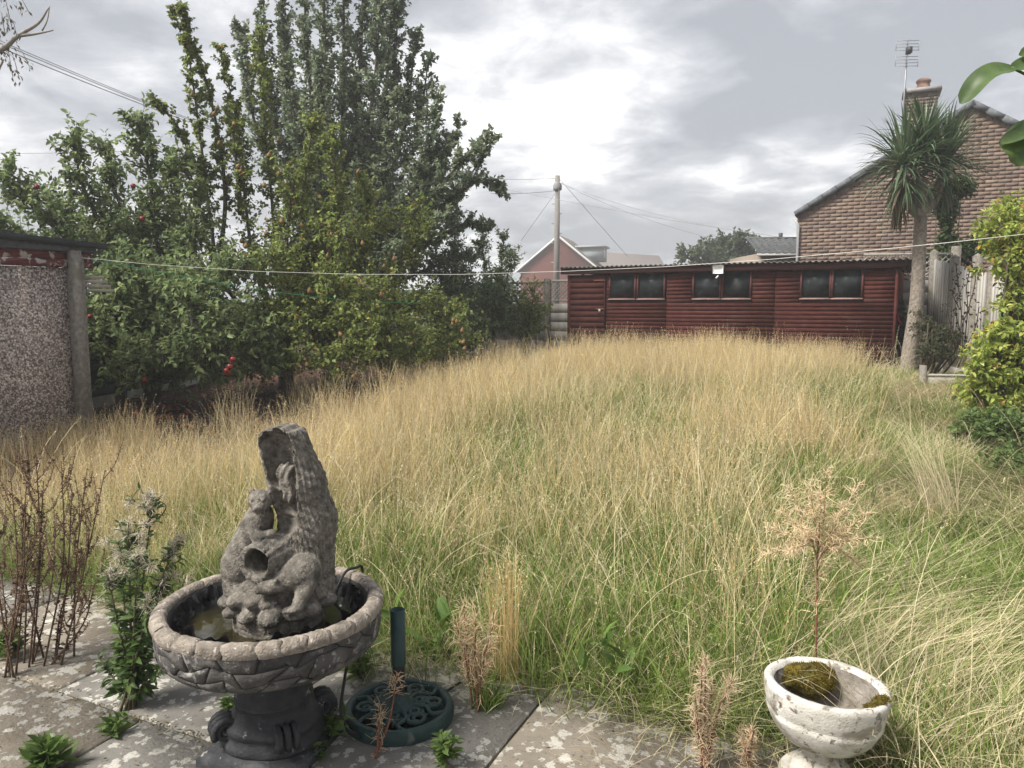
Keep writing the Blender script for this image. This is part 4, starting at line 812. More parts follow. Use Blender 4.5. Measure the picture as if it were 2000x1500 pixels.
def sword_leaves(C, n, Ls, Ws, elev, cols, droop, seg=6, azr=None):
    """arching strap leaves from point C; elev range in radians; returns V,F,colours"""
    V = []; F = []; CC = []; k0 = 0
    for i in range(n):
        az = random.uniform(0, 2 * math.pi) if azr is None else random.uniform(*azr); el = random.uniform(*elev); L = random.uniform(*Ls); W = random.uniform(*Ws); dr = random.uniform(*droop); c = random.choices([x[1] for x in cols], [x[0] for x in cols])[0]; k = random.uniform(0.7, 1.3)
        d = Vector((math.cos(az) * math.cos(el), math.sin(az) * math.cos(el), math.sin(el))); p = Vector(C) + Vector((random.gauss(0, .03), random.gauss(0, .03), random.gauss(0, .06))) + d * 0.05; side = d.cross(Vector((0, 0, 1)))
        side = side.normalized() if side.length > 1e-3 else Vector((1, 0, 0)); fold = random.uniform(0.1, 0.5)
        for s in range(seg + 1):
            t = s / seg; w = W * (0.55 + 0.9 * t if t < 0.4 else 0.91 * (1 - ((t - 0.4) / 0.6) ** 1.6)) * 0.5; upv = side.cross(d)
            V += [p - side * w + upv * w * fold, p, p + side * w + upv * w * fold]; CC += [tuple(x * k for x in c)] * 3
            p = p + d * (L / seg); d = (d + Vector((0, 0, -dr * t))).normalized()
        for s in range(seg):
            a = k0 + s * 3; F += [(a, a + 1, a + 4, a + 3), (a + 1, a + 2, a + 5, a + 4)]
        k0 += 3 * (seg + 1)
    return V, F, CC
def build_palm():
    d = 11.9; b = at(1772, 740, d); gzv = gz1(b.x, b.y); r = thing('cabbage_palm', 'tall cabbage palm with thick bare trunk and drooping sword leaf crown', 'palm tree', (b.x, b.y, gzv - 0.05)); B = Vector(r.location)
    pts = smooth_poly([Vector((b.x, b.y, gzv - 0.05)), at(1776, 690, d), at(1790, 590, d), at(1796, 480, d), at(1799, 400, d), at(1800, 350, d)], 6)
    bark = pmat('palm_bark', [(0.3, (0.15, 0.125, 0.105)), (0.55, (0.26, 0.225, 0.19)), (0.75, (0.36, 0.33, 0.29))], scale=30, rough=0.95, bump=0.9, stretch=(1, 1, 0.7), detail=4, bdist=0.02)
    n = len(pts); mb = MB(); mb.tube([p - B for p in pts], [0.128 - 0.046 * (i / (n - 1)) ** 0.6 for i in range(n)], 16); mb.build('trunk', bark, r, smooth=True, attr=False)
    mb = MB(); q = smooth_poly([at(1795, 420, d), at(1775, 400, d - 0.1), at(1765, 350, d - 0.15)], 4); mb.tube([p - B for p in q], 0.07, 10); q = smooth_poly([at(1797, 420, d), at(1825, 390, d + 0.1), at(1845, 330, d + 0.15)], 4); mb.tube([p - B for p in q], 0.07, 10); mb.build('fork', bark, r, smooth=True, attr=False)
    gcol = [(4, (0.10, 0.15, 0.085)), (3, (0.13, 0.19, 0.105)), (2, (0.075, 0.115, 0.065)), (1, (0.19, 0.24, 0.13))]; dcol = [(3, (0.16, 0.125, 0.08)), (2, (0.11, 0.085, 0.06)), (1, (0.07, 0.09, 0.045))]
    mb = MB()
    for (px, py, dd, n_, L) in ((1765, 322, d - 0.15, 190, .86), (1845, 320, d + 0.15, 190, .86), (1805, 292, d, 170, .82)):
        c = at(px, py, dd) - B; V, F, CC = sword_leaves(c, n_, (L * .75, L * 1.1), (.034, .052), (-0.5, 1.45), gcol, (.12, .55)); mb.add(V, F, CC)
    mb.build('crown', pmat('sword_leaf', [(0.3, (0.85, 0.85, 0.85)), (0.7, (1.15, 1.15, 1.15))], scale=3, rough=0.4, attr=True, trans=0.25, spec=0.45), r)
    mb = MB()
    for (px, py, dd, n_, L, e) in ((1768, 350, d - 0.15, 110, .68, (-1.4, -0.35)), (1845, 350, d + 0.15, 70, .6, (-1.3, -0.4)), (1756, 395, d - 0.2, 50, .42, (-1.55, -1.1))):
        c = at(px, py, dd) - B; V, F, CC = sword_leaves(c, n_, (L * .7, L * 1.1), (.02, .036), e, dcol if py > 360 else dcol + gcol, (.2, .6)); mb.add(V, F, CC)
    mb.build('dead_leaves', M_leaf, r)
build_palm()

def shrub(name, label, cat, blobs, n, leafL, leafW, cols, stems, seg=2, shell=0.55, valr=(.7, 1.3), stemcol=(0.09, 0.07, 0.05), upl=0.35):
    """foliage sprigs in the outer part of ellipsoid clumps, on real stems"""
    c0 = Vector(blobs[0][0]); base = Vector((c0.x, c0.y, gz1(c0.x, c0.y) - 0.03)); r = thing(name, label, cat, base); b = np.array(tuple(base)); tot = sum(x[1][0] * x[1][1] * x[1][2] for x in blobs); LP = []; LD = []; TP = []
    for c, rad in blobs:
        c = np.array(tuple(c)); rad = np.array(rad); k = max(6, int(n * rad.prod() / tot)); u = nrm(rng.normal(size=(k, 3))); rr = (shell + (1.08 - shell) * rng.random((k, 1)) ** 0.6) * (1 + 0.16 * np.sin(5 * u[:, :1] + 3 * u[:, 2:]))
        p = c + u * rad * rr; m = 9; od = nrm(u / rad + np.array([0, 0, upl]) + rng.normal(size=(k, 3)) * 0.35)
        TP.append(np.stack([p - od * leafL * 2.2, p], 1))
        az = rng.random((k, m)) * 6.28; a = nrm(np.cross(od, rng.normal(size=(k, 3)))); bb = np.cross(od, a); rd = a[:, None] * np.cos(az)[..., None] + bb[:, None] * np.sin(az)[..., None]
        LP.append((p[:, None] - od[:, None] * (leafL * 1.6 * rng.random((k, m)))[..., None] + rd * leafL * 0.15).reshape(-1, 3)); LD.append(nrm(rd * 1.0 + od[:, None] * 0.55 + np.array([0, 0, -0.12]) + rng.normal(size=(k, m, 3)) * 0.25).reshape(-1, 3))
    LP = np.concatenate(LP) - b; LD = np.concatenate(LD); q = len(LP); wts = np.array([c[0] for c in cols]); cidx = np.searchsorted(np.cumsum(wts) / wts.sum(), rng.random(q)); cc = np.array([c[1] for c in cols])[np.clip(cidx, 0, len(cols) - 1)] * rng.uniform(*valr, (q, 1)); sz = rng.uniform(.7, 1.15, q)
    v, t, c = leaves_geo(LP, LD, leafL * sz, leafW * sz, cc, seg=seg); tri_mesh('foliage', v, t, c, M_leaf, r)
    mb = MB()
    for c, rad in blobs:
        for _ in range(stems):
            e = Vector(c) + Vector((random.uniform(-.5, .5) * rad[0], random.uniform(-.5, .5) * rad[1], random.uniform(-.2, .6) * rad[2])) - base; mid = e * 0.5 + Vector((random.gauss(0, .08), random.gauss(0, .08), 0.1)); mb.tube([Vector((random.gauss(0, .06), random.gauss(0, .06), 0)), mid, e], [0.018, 0.012, 0.005], 6, stemcol)
    mb.build('stems', M_stem, r); v, f = strip_geo(np.concatenate(TP) - b, np.full(sum(len(x) for x in TP), 0.003)); tag(array_mesh('twigs', v, f, M_stem, r, np.tile(np.array(stemcol), (len(v), 1))), kind='stuff'); return r
def build_shrubs():
    YG = [(4, (0.34, 0.38, 0.09)), (3, (0.25, 0.32, 0.07)), (2, (0.16, 0.23, 0.05)), (1.5, (0.45, 0.47, 0.16)), (0.4, (0.40, 0.24, 0.07))]
    d = 7.6; S = lambda px, py, dd, a, b_, c_: (at(px, py, dd), (a, b_, c_))
    shrub('golden_shrub', 'bushy golden yellow leaved evergreen shrub against the picket fence', 'shrub', [S(2000, 760, 7.6, .55, .5, .38), S(1975, 700, 7.5, .42, .4, .34), S(2035, 655, 7.7, .46, .5, .34), S(1962, 650, 7.5, .22, .3, .15), S(1990, 500, 7.7, .38, .4, .26), S(2010, 420, 7.8, .40, .4, .28), S(1965, 445, 7.7, .24, .3, .17), S(1935, 775, 7.4, .26, .3, .25), S(2050, 555, 7.8, .34, .4, .3), S(1990, 592, 7.6, .26, .28, .20), S(1998, 530, 7.7, .16, .2, .16), S(2090, 480, 8.0, .45, .45, .5), S(2100, 640, 8.0, .5, .5, .5), S(2095, 770, 7.9, .55, .5, .45), S(1915, 715, 7.4, .16, .22, .16)], 3000, .068, .032, YG, 4)
    shrub('understory_bush', 'dense dark green bush filling the gap beneath the tall tree', 'bush', [S(860, 640, 13.2, .55, .5, .5), S(800, 680, 13.0, .6, .5, .45), S(920, 650, 13.6, .5, .4, .45), S(960, 600, 14.4, .5, .4, .5), S(890, 560, 14.0, .5, .4, .5)], 900, .08, .045, [(3, (0.085, 0.12, 0.055)), (2, (0.12, 0.16, 0.07)), (1, (0.15, 0.19, 0.08))], 4, shell=0.4)
    IV = [(4, (0.05, 0.085, 0.03)), (3, (0.075, 0.115, 0.04)), (1, (0.11, 0.13, 0.045))]
    shrub('ivy_clump', 'dark ivy clad trunk rising behind the picket fence', 'ivy', [S(1850, 480, 14.3, .22, .25, .35), S(1852, 410, 14.3, .20, .22, .40), S(1870, 365, 14.3, .34, .3, .22), S(1830, 385, 14.3, .22, .3, .22), S(1860, 500, 14.4, .55, .3, .20), S(1905, 485, 14.3, .35, .3, .2)], 620, .085, .06, IV, 2)
    DK = [(3, (0.045, 0.06, 0.03)), (2, (0.08, 0.085, 0.045)), (1, (0.12, 0.11, 0.07))]
    shrub('low_shrub', 'scrubby grey green shrub round the palm trunk foot', 'shrub', [S(1815, 640, 11.2, .20, .3, .18), S(1838, 660, 10.9, .24, .3, .17), S(1862, 660, 10.7, .16, .3, .17), S(1825, 685, 10.8, .25, .3, .16), S(1790, 610, 11.5, .14, .1, .10)], 230, .05, .022, DK, 5, shell=0.2)
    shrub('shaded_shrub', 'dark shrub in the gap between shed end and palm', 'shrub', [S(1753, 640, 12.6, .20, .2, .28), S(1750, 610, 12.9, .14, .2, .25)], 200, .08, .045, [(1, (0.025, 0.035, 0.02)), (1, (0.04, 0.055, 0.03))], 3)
    shrub('dark_undergrowth', 'dark green undergrowth beneath the golden shrub', 'shrub', [S(1985, 850, 6.6, .45, .4, .22), S(1940, 830, 6.9, .3, .3, .18), S(2010, 910, 5.9, .30, .3, .22)], 420, .06, .035, [(3, (0.09, 0.14, 0.045)), (2, (0.13, 0.19, 0.06))], 3)
    # withered climbing rose on the pickets
    r = thing('withered_climber', 'dead climbing stems with shrivelled black leaves in front of the pickets', 'climber', at(1880, 690, 9.9)); b = Vector(r.location); mb = MB(); P = []
    for pts in ([(1880, 690), (1878, 620), (1872, 560), (1866, 510)], [(1878, 640), (1895, 590), (1905, 540), (1890, 505)], [(1872, 600), (1860, 570), (1868, 540)], [(1884, 660), (1890, 610), (1888, 560), (1896, 520)], [(1880, 690), (1858, 640), (1850, 600)], [(1885, 680), (1905, 640), (1912, 600)], [(1876, 650), (1866, 600), (1880, 560)]):
        q = smooth_poly([at(x, y, 9.9 + random.uniform(-.06, .06)) for x, y in pts], 5); mb.tube([p - b for p in q], 0.006, 5, (0.05, 0.035, 0.03))
        for p in q[3:]:
            for _ in range(2): P.append(tuple(p - b + Vector((random.gauss(0, .035), random.gauss(0, .035), random.gauss(0, .04)))))
    mb.build('stems', M_stem, r); P = np.array(P); n = len(P); v, t, c = leaves_geo(P, nrm(rng.normal(size=(n, 3)) + [0, 0, -.6]), np.full(n, .05), np.full(n, .03), np.array((0.04, 0.026, 0.022)) * rng.uniform(.6, 1.5, (n, 1)), fold=.5); tri_mesh('leaves', v, t, c, M_leaf, r)
    # near leaves hanging into the picture
    lm = pmat('near_leaf', [(0.3, (0.055, 0.10, 0.03)), (0.5, (0.075, 0.13, 0.04)), (0.7, (0.12, 0.18, 0.06))], scale=16, rough=0.5, trans=0.35, spec=0.5, bump=0.2, bscale=14)
    d = 1.9; r = thing('leafy_sapling', 'broad leaved sapling whose green leaves hang in at the upper frame edge', 'sapling', (1.72, 1.95, 0.0)); b = Vector(r.location); top = Vector((1.70, 1.93, 2.15))
    gs = pmat('green_stem', soft((0.11, 0.14, 0.05), 0.2)); mb = MB(); mb.tube([p - b for p in smooth_poly([b, Vector((1.75, 1.97, 0.8)), Vector((1.69, 1.94, 1.6)), top, Vector((1.73, 1.95, 2.5))], 5)], [0.016 - 0.0006 * k for k in range(21)], 8); mb.build('stem', M_bark, r, smooth=True, attr=False)
    mb = MB(); mb.tube([p - b for p in smooth_poly([Vector((1.70, 1.94, 1.95)), at(2090, 150, d), at(2040, 160, d), at(1975, 132, d)], 5)], 0.0035, 6); mb.tube([p - b for p in smooth_poly([Vector((1.69, 1.94, 1.75)), at(2080, 230, d), at(2040, 250, d), at(2000, 270, d)], 5)], 0.0035, 6); mb.build('twig', gs, r, attr=False)
    def big_leaf(p0, mid, tip, w, tilt):
        n = 12; c = smooth_poly([p0, mid, tip], n // 2); k = len(c); V = []; F = []
        for i, p in enumerate(c):
            t = i / (k - 1); hw = w * (math.sin(math.pi * (0.08 + 0.84 * t ** 0.9)) ** 0.7) * (1 if t < .97 else .3); tg = (c[min(i + 1, k - 1)] - c[max(i - 1, 0)]).normalized(); s = tg.cross(Vector((0, -math.cos(tilt), math.sin(tilt)))).normalized(); nn = s.cross(tg); wv = 0.12 * hw * math.sin(9 * t)
            for q in (-1, -.5, 0, .5, 1): V.append(tuple(p - b + s * hw * q + nn * (abs(q) * hw * 0.35 + wv * q)))
        for i in range(k - 1):
            for q in range(4): F.append((i*5+q, i*5+q+1, (i+1)*5+q+1, (i+1)*5+q))
        m = MB(); m.add(V, F); m.build('leaf', lm, r, smooth=True, attr=False)
    big_leaf(at(1980, 133, d), at(1925, 150, d - .02), at(1876, 203, d), 0.030, 0.9)
    big_leaf(at(2045, 112, d), at(2015, 122, d), at(1972, 136, d), 0.022, 0.6); big_leaf(at(2060, 90, d), at(2030, 95, d), at(1990, 108, d), 0.02, 0.4)
    for _ in range(26):
        p0 = Vector((1.70 + random.gauss(0, .05), 1.95 + random.gauss(0, .08), random.uniform(1.3, 2.5))); a = random.uniform(-1.4, 1.4); e = p0 + Vector((math.cos(a) * .16, math.sin(a) * .16, random.uniform(-.10, .04))); big_leaf(p0, p0.lerp(e, .5) + Vector((0, 0, .03)), e, random.uniform(.02, .032), random.uniform(.4, 1.3))
    big_leaf(at(2045, 235, d), at(2000, 275, d), at(1990, 325, d), 0.05, 1.3); big_leaf(at(2060, 200, d), at(2020, 250, d), at(1955, 282, d), 0.03, 1.0)
build_shrubs()
# ================================================================== grass
STRAW = np.array((0.665, 0.52, 0.265)); PALE = np.array((0.74, 0.645, 0.43)); ROSE = np.array((0.55, 0.425, 0.285)); GRN = np.array((0.15, 0.22, 0.046)); BRT = np.array((0.225, 0.335, 0.066)); OLV = np.array((0.33, 0.325, 0.105))
def blades(n, rad, h, lean, curve, w, c0, c1, seg=5, az=None, azs=0.6, root=None, cvar=0.2, sink=0.0):
    """n blades in a clump; returns verts, quads, colours, tips (pos, dir)"""
    a = rng.random(n) * 6.283; rr = rad * np.sqrt(rng.random(n)); R0 = np.stack([rr * np.cos(a), rr * np.sin(a), np.full(n, -0.03)], 1) if root is None else root
    H = rng.uniform(*h, n); th = rng.random(n) * 6.283 if az is None else az + rng.normal(size=n) * azs
    D = np.stack([np.cos(th), np.sin(th), np.zeros(n)], 1); le = rng.uniform(*lean, n); cu = rng.uniform(*curve, n); t = np.linspace(0, 1, seg + 1)
    # angle from vertical grows along the blade
    ang = le[:, None] + cu[:, None] * t[None] ** 1.6; st = H[:, None] / seg
    dx = np.sin(ang) * st; dz = np.cos(ang) * st; X = np.concatenate([np.zeros((n, 1)), np.cumsum(dx[:, :-1], 1)], 1); Z = np.concatenate([np.zeros((n, 1)), np.cumsum(dz[:, :-1], 1)], 1)
    Pc = R0[:, None] + D[:, None] * X[..., None]; Pc[..., 2] += Z; Pc[..., 2] = np.maximum(Pc[..., 2], -0.02 + 0.02 * rng.random((n, 1)))
    fa = rng.random(n) * 6.283; S = np.stack([np.cos(fa), np.sin(fa), np.zeros(n)], 1); W = rng.uniform(*w, n)[:, None] * np.concatenate([np.linspace(1, .75, seg), [0.12]])[None]
    V = np.stack([Pc - S[:, None] * W[..., None] / 2, Pc + S[:, None] * W[..., None] / 2], 2).reshape(-1, 3)
    b = np.arange(n)[:, None] * 2 * (seg + 1); F = np.concatenate([(b + np.array([[2*i, 2*i+1, 2*i+3, 2*i+2]])) for i in range(seg)])
    k = rng.uniform(1 - cvar, 1 + cvar, (n, 1, 1)); mixc = (1 - t)[None, :, None] * c0 + t[None, :, None] * c1; C = np.repeat((mixc * k)[:, :, None], 2, 2).reshape(-1, 3)
    Td = nrm(Pc[:, -1] - Pc[:, -2]); return V, F, C, Pc, Td
def heads(Pc, c, m=9, ln=0.11, sp=0.010, leaf=0.009):
    c = np.asarray(c) * 0.95; m = max(5, int(m * .95))
    """seed heads: spikelets round the top of each stem"""
    n = len(Pc); T = nrm(Pc[:, -1] - Pc[:, -2]); s = rng.random((n, m)); base = Pc[:, -1][:, None] - T[:, None] * (ln * s)[..., None]
    d = nrm(T[:, None] * 1.0 + rng.normal(size=(n, m, 3)) * 0.45); p = base + rng.normal(size=(n, m, 3)) * sp * 0.35; L = leaf * rng.uniform(.7, 1.3, (n, m)); S = nrm(np.cross(d, rng.normal(size=(n, m, 3))))
    W = (L * 0.2)[..., None]; V = np.stack([p, p + d * (L * .5)[..., None] + S * W, p + d * L[..., None], p + d * (L * .5)[..., None] - S * W], 2).reshape(-1, 3)
    b = np.arange(n * m)[:, None] * 4; F = b + np.array([[0, 1, 2, 3]]); C = np.repeat((c * rng.uniform(.8, 1.2, (n, m, 1))).reshape(-1, 3), 4, 0); return V, F, C
class Clump:
    def __init__(s): s.V = []; s.F = []; s.C = []; s.n = 0
    def add(s, V, F, C): s.V.append(V); s.F.append(F + s.n); s.C.append(C); s.n += len(V)
    def mesh(s, name):
        o = array_mesh(name, np.concatenate(s.V), np.concatenate(s.F), M_grass, None, np.concatenate(s.C)); me = o.data; bpy.data.objects.remove(o); return me
def clump(kind):
    c = Clump()
    if kind in 'AB':
        ns, ng = (46, 60) if kind == 'A' else (17, 150)
        tall = (.34, .70) if kind == 'A' else (.28, .60)
        for q, (cc, frac) in enumerate(((STRAW, .5), (PALE, .3), (ROSE, .2))):
            n = max(3, int(ns * frac)); low = cc * 0.72 + GRN * 0.35 if kind == 'A' else OLV
            V, F, C, Pc, T = blades(n, .24, tall, (0, .22), (.02, .85), (.0022, .0036), low, cc); c.add(V, F, C); c.add(*heads(Pc, cc * 1.02, m=9, ln=.10 if q != 2 else .14, sp=.010 if q != 2 else .02, leaf=.009))
        V, F, C, Pc, T = blades(int(ng * .6), .26, (.16, .38) if kind == 'A' else (.2, .46), (0, .4), (.2, 1.3), (.003, .0055), GRN * .75, GRN * 1.15 if kind == 'B' else OLV); c.add(V, F, C)
        V, F, C, Pc, T = blades(int(ng * .4), .26, (.15, .34), (0, .5), (.3, 1.6), (.003, .005), GRN * .8, BRT if kind == 'B' else STRAW * .85); c.add(V, F, C)
        V, F, C, Pc, T = blades(14 if kind == 'A' else 14, .25, (.4, .7), (.15, .5), (.5, 1.6), (.0022, .0034), OLV, PALE); c.add(V, F, C); c.add(*heads(Pc[::2], PALE, m=8))
    elif kind == 'C':   # lodged, combed over
        V, F, C, Pc, T = blades(70, .28, (.35, .72), (.95, 1.32), (.1, .45), (.0026, .0045), OLV * .8, PALE * .85, az=0.0, azs=.38); c.add(V, F, C)
        V, F, C, Pc, T = blades(110, .28, (.18, .42), (.7, 1.2), (.3, .8), (.003, .0055), GRN * .8, np.array((.26, .31, .10)), az=0.1, azs=.5); c.add(V, F, C)
        V, F, C, Pc, T = blades(40, .28, (.12, .28), (.1, .6), (.3, 1.3), (.003, .005), GRN * .7, GRN * 1.1); c.add(V, F, C)
    elif kind == 'D':   # short green
        V, F, C, Pc, T = blades(120, .22, (.10, .30), (0, .5), (.2, 1.3), (.003, .0055), GRN * .7, BRT); c.add(V, F, C)
        V, F, C, Pc, T = blades(20, .22, (.15, .4), (.1, .7), (.3, 1.4), (.0025, .004), OLV, PALE); c.add(V, F, C)
    elif kind == 'E':   # dry brown tangle
        V, F, C, Pc, T = blades(90, .26, (.25, .6), (.7, 1.25), (.2, .9), (.0024, .004), ROSE * .75, ROSE * 1.12, az=0, azs=.9); c.add(V, F, C)
        V, F, C, Pc, T = blades(30, .26, (.2, .5), (.6, 1.2), (.3, 1.0), (.0024, .004), OLV, PALE, az=.3, azs=.7); c.add(V, F, C)
    elif kind == 'F':   # single long arching straws
        V, F, C, Pc, T = blades(7, .2, (.55, .85), (.25, .75), (.4, 1.3), (.0026, .004), PALE * .85, PALE, seg=7, az=0, azs=.8); c.add(V, F, C); c.add(*heads(Pc, PALE, m=12, ln=.1))
    elif kind == 'G':   # tall pure straw, thick stand
        for cc, n in ((STRAW, 40), (PALE, 22), (ROSE, 14)):
            V, F, C, Pc, T = blades(n, .24, (.36, .72), (0, .20), (.0, .65), (.0022, .0036), cc * .85, cc); c.add(V, F, C); c.add(*heads(Pc, cc, m=9, ln=.11, sp=.012))
        V, F, C, Pc, T = blades(22, .25, (.3, .55), (0, .35), (.2, 1.0), (.0025, .004), STRAW * .7, STRAW * .95); c.add(V, F, C)
    return c
KINDS_ = 'ABCDEFG'; NV = 5
proto = bpy.data.collections.new('grass_clumps')
for k in KINDS_:
    for i in range(NV):
        me = clump(k).mesh('clump_%s%d' % (k, i)); o = bpy.data.objects.new('clump_%s%d' % (k, i), me); proto.objects.link(o)
def gn_group():
    ng = bpy.data.node_groups.new('scatter_clumps', 'GeometryNodeTree'); ng.interface.new_socket('Geometry', in_out='INPUT', socket_type='NodeSocketGeometry'); ng.interface.new_socket('Geometry', in_out='OUTPUT', socket_type='NodeSocketGeometry')
    N, L = ng.nodes, ng.links; gi = N.new('NodeGroupInput'); go = N.new('NodeGroupOutput'); ci = N.new('GeometryNodeCollectionInfo'); ci.inputs['Collection'].default_value = proto; ci.inputs['Separate Children'].default_value = True; ci.inputs['Reset Children'].default_value = True
    ip = N.new('GeometryNodeInstanceOnPoints'); ip.inputs['Pick Instance'].default_value = True
    def attr(nm, t): a = N.new('GeometryNodeInputNamedAttribute'); a.data_type = t; a.inputs[0].default_value = nm; return a.outputs[0]
    er = N.new('FunctionNodeEulerToRotation'); L.new(attr('rot', 'FLOAT_VECTOR'), er.inputs[0])
    L.new(gi.outputs[0], ip.inputs['Points']); L.new(ci.outputs[0], ip.inputs['Instance']); L.new(attr('idx', 'INT'), ip.inputs['Instance Index']); L.new(er.outputs[0], ip.inputs['Rotation']); L.new(attr('scl', 'FLOAT_VECTOR'), ip.inputs['Scale']); L.new(ip.outputs[0], go.inputs[0]); return ng
GN = gn_group()
def scatter(name, P, idx, rot, scl):
    me = bpy.data.meshes.new(name); me.vertices.add(len(P)); me.vertices.foreach_set('co', np.asarray(P, np.float32).ravel())
    a = me.attributes.new('idx', 'INT', 'POINT'); a.data.foreach_set('value', np.asarray(idx, np.int32)); a = me.attributes.new('rot', 'FLOAT_VECTOR', 'POINT'); a.data.foreach_set('vector', np.asarray(rot, np.float32).ravel()); a = me.attributes.new('scl', 'FLOAT_VECTOR', 'POINT'); a.data.foreach_set('vector', np.asarray(scl, np.float32).ravel()); me.materials.append(M_grass)
    o = link(name, me); md = o.modifiers.new('scatter', 'NODES'); md.node_group = GN; tag(o, kind='stuff'); return o
def uvw(x, y): return x * PX[0] + y * PX[1], (x - OX[0]) * AX[0] + (y - OX[1]) * AX[1]
def pick(k): return KINDS_.index(k) * NV + rng.integers(0, NV)
def build_grass():
    # jittered grid over the lawn, in plot coordinates (p across, v along)
    def field(p0, p1, v0, v1, step):
        p, v = np.meshgrid(np.arange(p0, p1, step), np.arange(v0, v1, step)); p = p.ravel() + rng.uniform(-.5, .5, p.size) * step; v = v.ravel() + rng.uniform(-.5, .5, v.size) * step
        pc = OX @ PX; xy = OX[None] + (p - pc)[:, None] * PX[None] + v[:, None] * AX[None]; return p, v, xy[:, 0], xy[:, 1]
    tall = ([], [], [], []); lay = ([], [], [], [])
    def put(lst, k, x, y, az, s, sz=None, tilt=0.0):
        lst[0].append((x, y, gz1(x, y))); lst[1].append(pick(k)); lst[2].append((rng.normal() * tilt, rng.normal() * tilt, az)); lst[3].append((s, s, s if sz is None else sz))
    p, v, x, y = field(-6.0, 0.5, 0.85, 11.6, 0.165)
    inview = (np.abs(x) < 0.72 * y + 0.6)
    n1 = vnoise(x, y, 1.1, 11); n2 = vnoise(x, y, 0.45, 12); n3 = vnoise(x, y, 2.3, 13)
    for i in np.where(inview)[0]:
        edge_l = -5.1 + 0.25 * (n1[i] - .5); 
        if p[i] < edge_l: continue
        if p[i] > -0.25 + 0.5 * (n2[i] - .5): continue
        if v[i] < 0.85 + 0.28 * n2[i]: continue
        # straw stands at the far end and towards the fruit bed; greener in the middle and near the paving
        g = 0.86 - 0.09 * (v[i] - 3.0) + 1.7 * (n1[i] - .5) + 0.5 * (n3[i] - .5); 
        g -= 0.85 * float(sstep(2.4, 3.7, -p[i])); g += 0.30 * float(1 - sstep(1.0, 2.6, v[i]))
        s = rng.uniform(.78, 1.18) * (0.72 + 0.30 * n3[i] + 0.30 * n2[i]) * (0.72 + 0.28 * float(sstep(-5.1, -3.6, p[i]))); 
        if v[i] > 8.5: s *= 0.88
        k = 'B' if rng.random() < g * .78 else ('A' if rng.random() < .62 + .3 * (v[i] < 4) else 'G')
        hole = vnoise(x[i], y[i], .62, 31)
        if hole > .70 and v[i] < 8.5: k = rng.choice(list('DDBC'))
        if v[i] < 1.3: s *= 0.75
        put(tall, k, x[i], y[i], rng.random() * 6.28, s, s * rng.uniform(.8, 1.2), .09)
        if rng.random() < .10: put(tall, 'F', x[i], y[i], rng.random() * 6.28, rng.uniform(.8, 1.1))
        if rng.random() < .42 and g > .3: put(tall, 'D', x[i] + .05, y[i], rng.random() * 6.28, rng.uniform(.9, 1.3))
    # green-to-straw verge hanging out over the paving
    for q in np.arange(-4.6, 3.2, .07):
        vv = 0.85 + rng.uniform(-.04, .22); xy = OX + (q - OX @ PX) * PX + vv * AX; dirn = math.atan2(-AX[1], -AX[0]) + rng.normal() * .6
        put(tall, rng.choice(list('DDBCF')), xy[0], xy[1], dirn, rng.uniform(.6, .95), None, .08)
    for _ in range(60):    # broken straws lying out on the paving edge
        q = rng.uniform(-3.0, 2.6); vv = rng.uniform(.45, .92); xy = OX + (q - OX @ PX) * PX + vv * AX; dirn = math.atan2(-AX[1], -AX[0]) + rng.normal() * .9
        put(tall, rng.choice(list('EFF')), xy[0], xy[1], dirn, rng.uniform(.3, .6), rng.uniform(.25, .5), .1)
    # lodged strip to the right, combed down and across
    p, v, x, y = field(-0.6, 4.2, -1.8, 11.5, 0.17); inview = (x > -0.72 * y - .5) & (x < 0.85 * y + 1.2) & (y > 1.3)
    n1 = vnoise(x, y, .9, 21); n2 = vnoise(x, y, .5, 22)
    for i in np.where(inview)[0]:
        if p[i] < -0.30 + .3 * (n2[i] - .5): continue
        if v[i] < 0.85 and p[i] < 0.05 + 0.25 * n2[i]: continue
        if x[i] > 7.2 - (13.35 - y[i]) * .207 - .1: continue
        az = R(20) + 2.6 * (vnoise(x[i], y[i], 1.2, 23) - .5) + (math.pi if n1[i] > .62 else 0)
        k = 'C'; r_ = rng.random()
        if n1[i] < .42 and r_ < .75: k = 'D'
        elif n2[i] > .58 and r_ < .75: k = 'E'
        elif r_ > .97: k = 'B'
        put(lay, k, x[i], y[i], az, rng.uniform(.85, 1.2), rng.uniform(.55, .9), .06)
        if rng.random() < .07: put(lay, 'F', x[i], y[i], az + rng.normal() * .8, rng.uniform(.8, 1.2), None, .1)
    # sparse straws standing in the bed and by the garage
    for _ in range(110):
        pq = rng.uniform(-6.9, -5.0); vq = rng.uniform(1.6, 11); xy = OX + (pq - OX @ PX) * PX + vq * AX
        if rng.random() < np.clip((pq + 7.0) / 1.9, 0, 1): put(tall, rng.choice(list('AGF')), xy[0], xy[1], rng.random() * 6, rng.uniform(.6, 1.0))
    for _ in range(150):    # in front of the garage wall
        xq = rng.uniform(-5.4, -3.0); yq = rng.uniform(4.6, 7.5); put(tall, rng.choice(list('AGGE')), xq, yq, rng.random() * 6, rng.uniform(.5, .8))
    for _ in range(60):     # small tufts in paving joints at the side
        pq = rng.uniform(-4.6, -3.2); vq = rng.uniform(.75, 1.3); xy = OX + (pq - OX @ PX) * PX + vq * AX; put(tall, 'D', xy[0], xy[1], rng.random() * 6, rng.uniform(.4, .8))
    scatter('meadow_grass', *tall); scatter('flattened_grass', *lay)
build_grass()
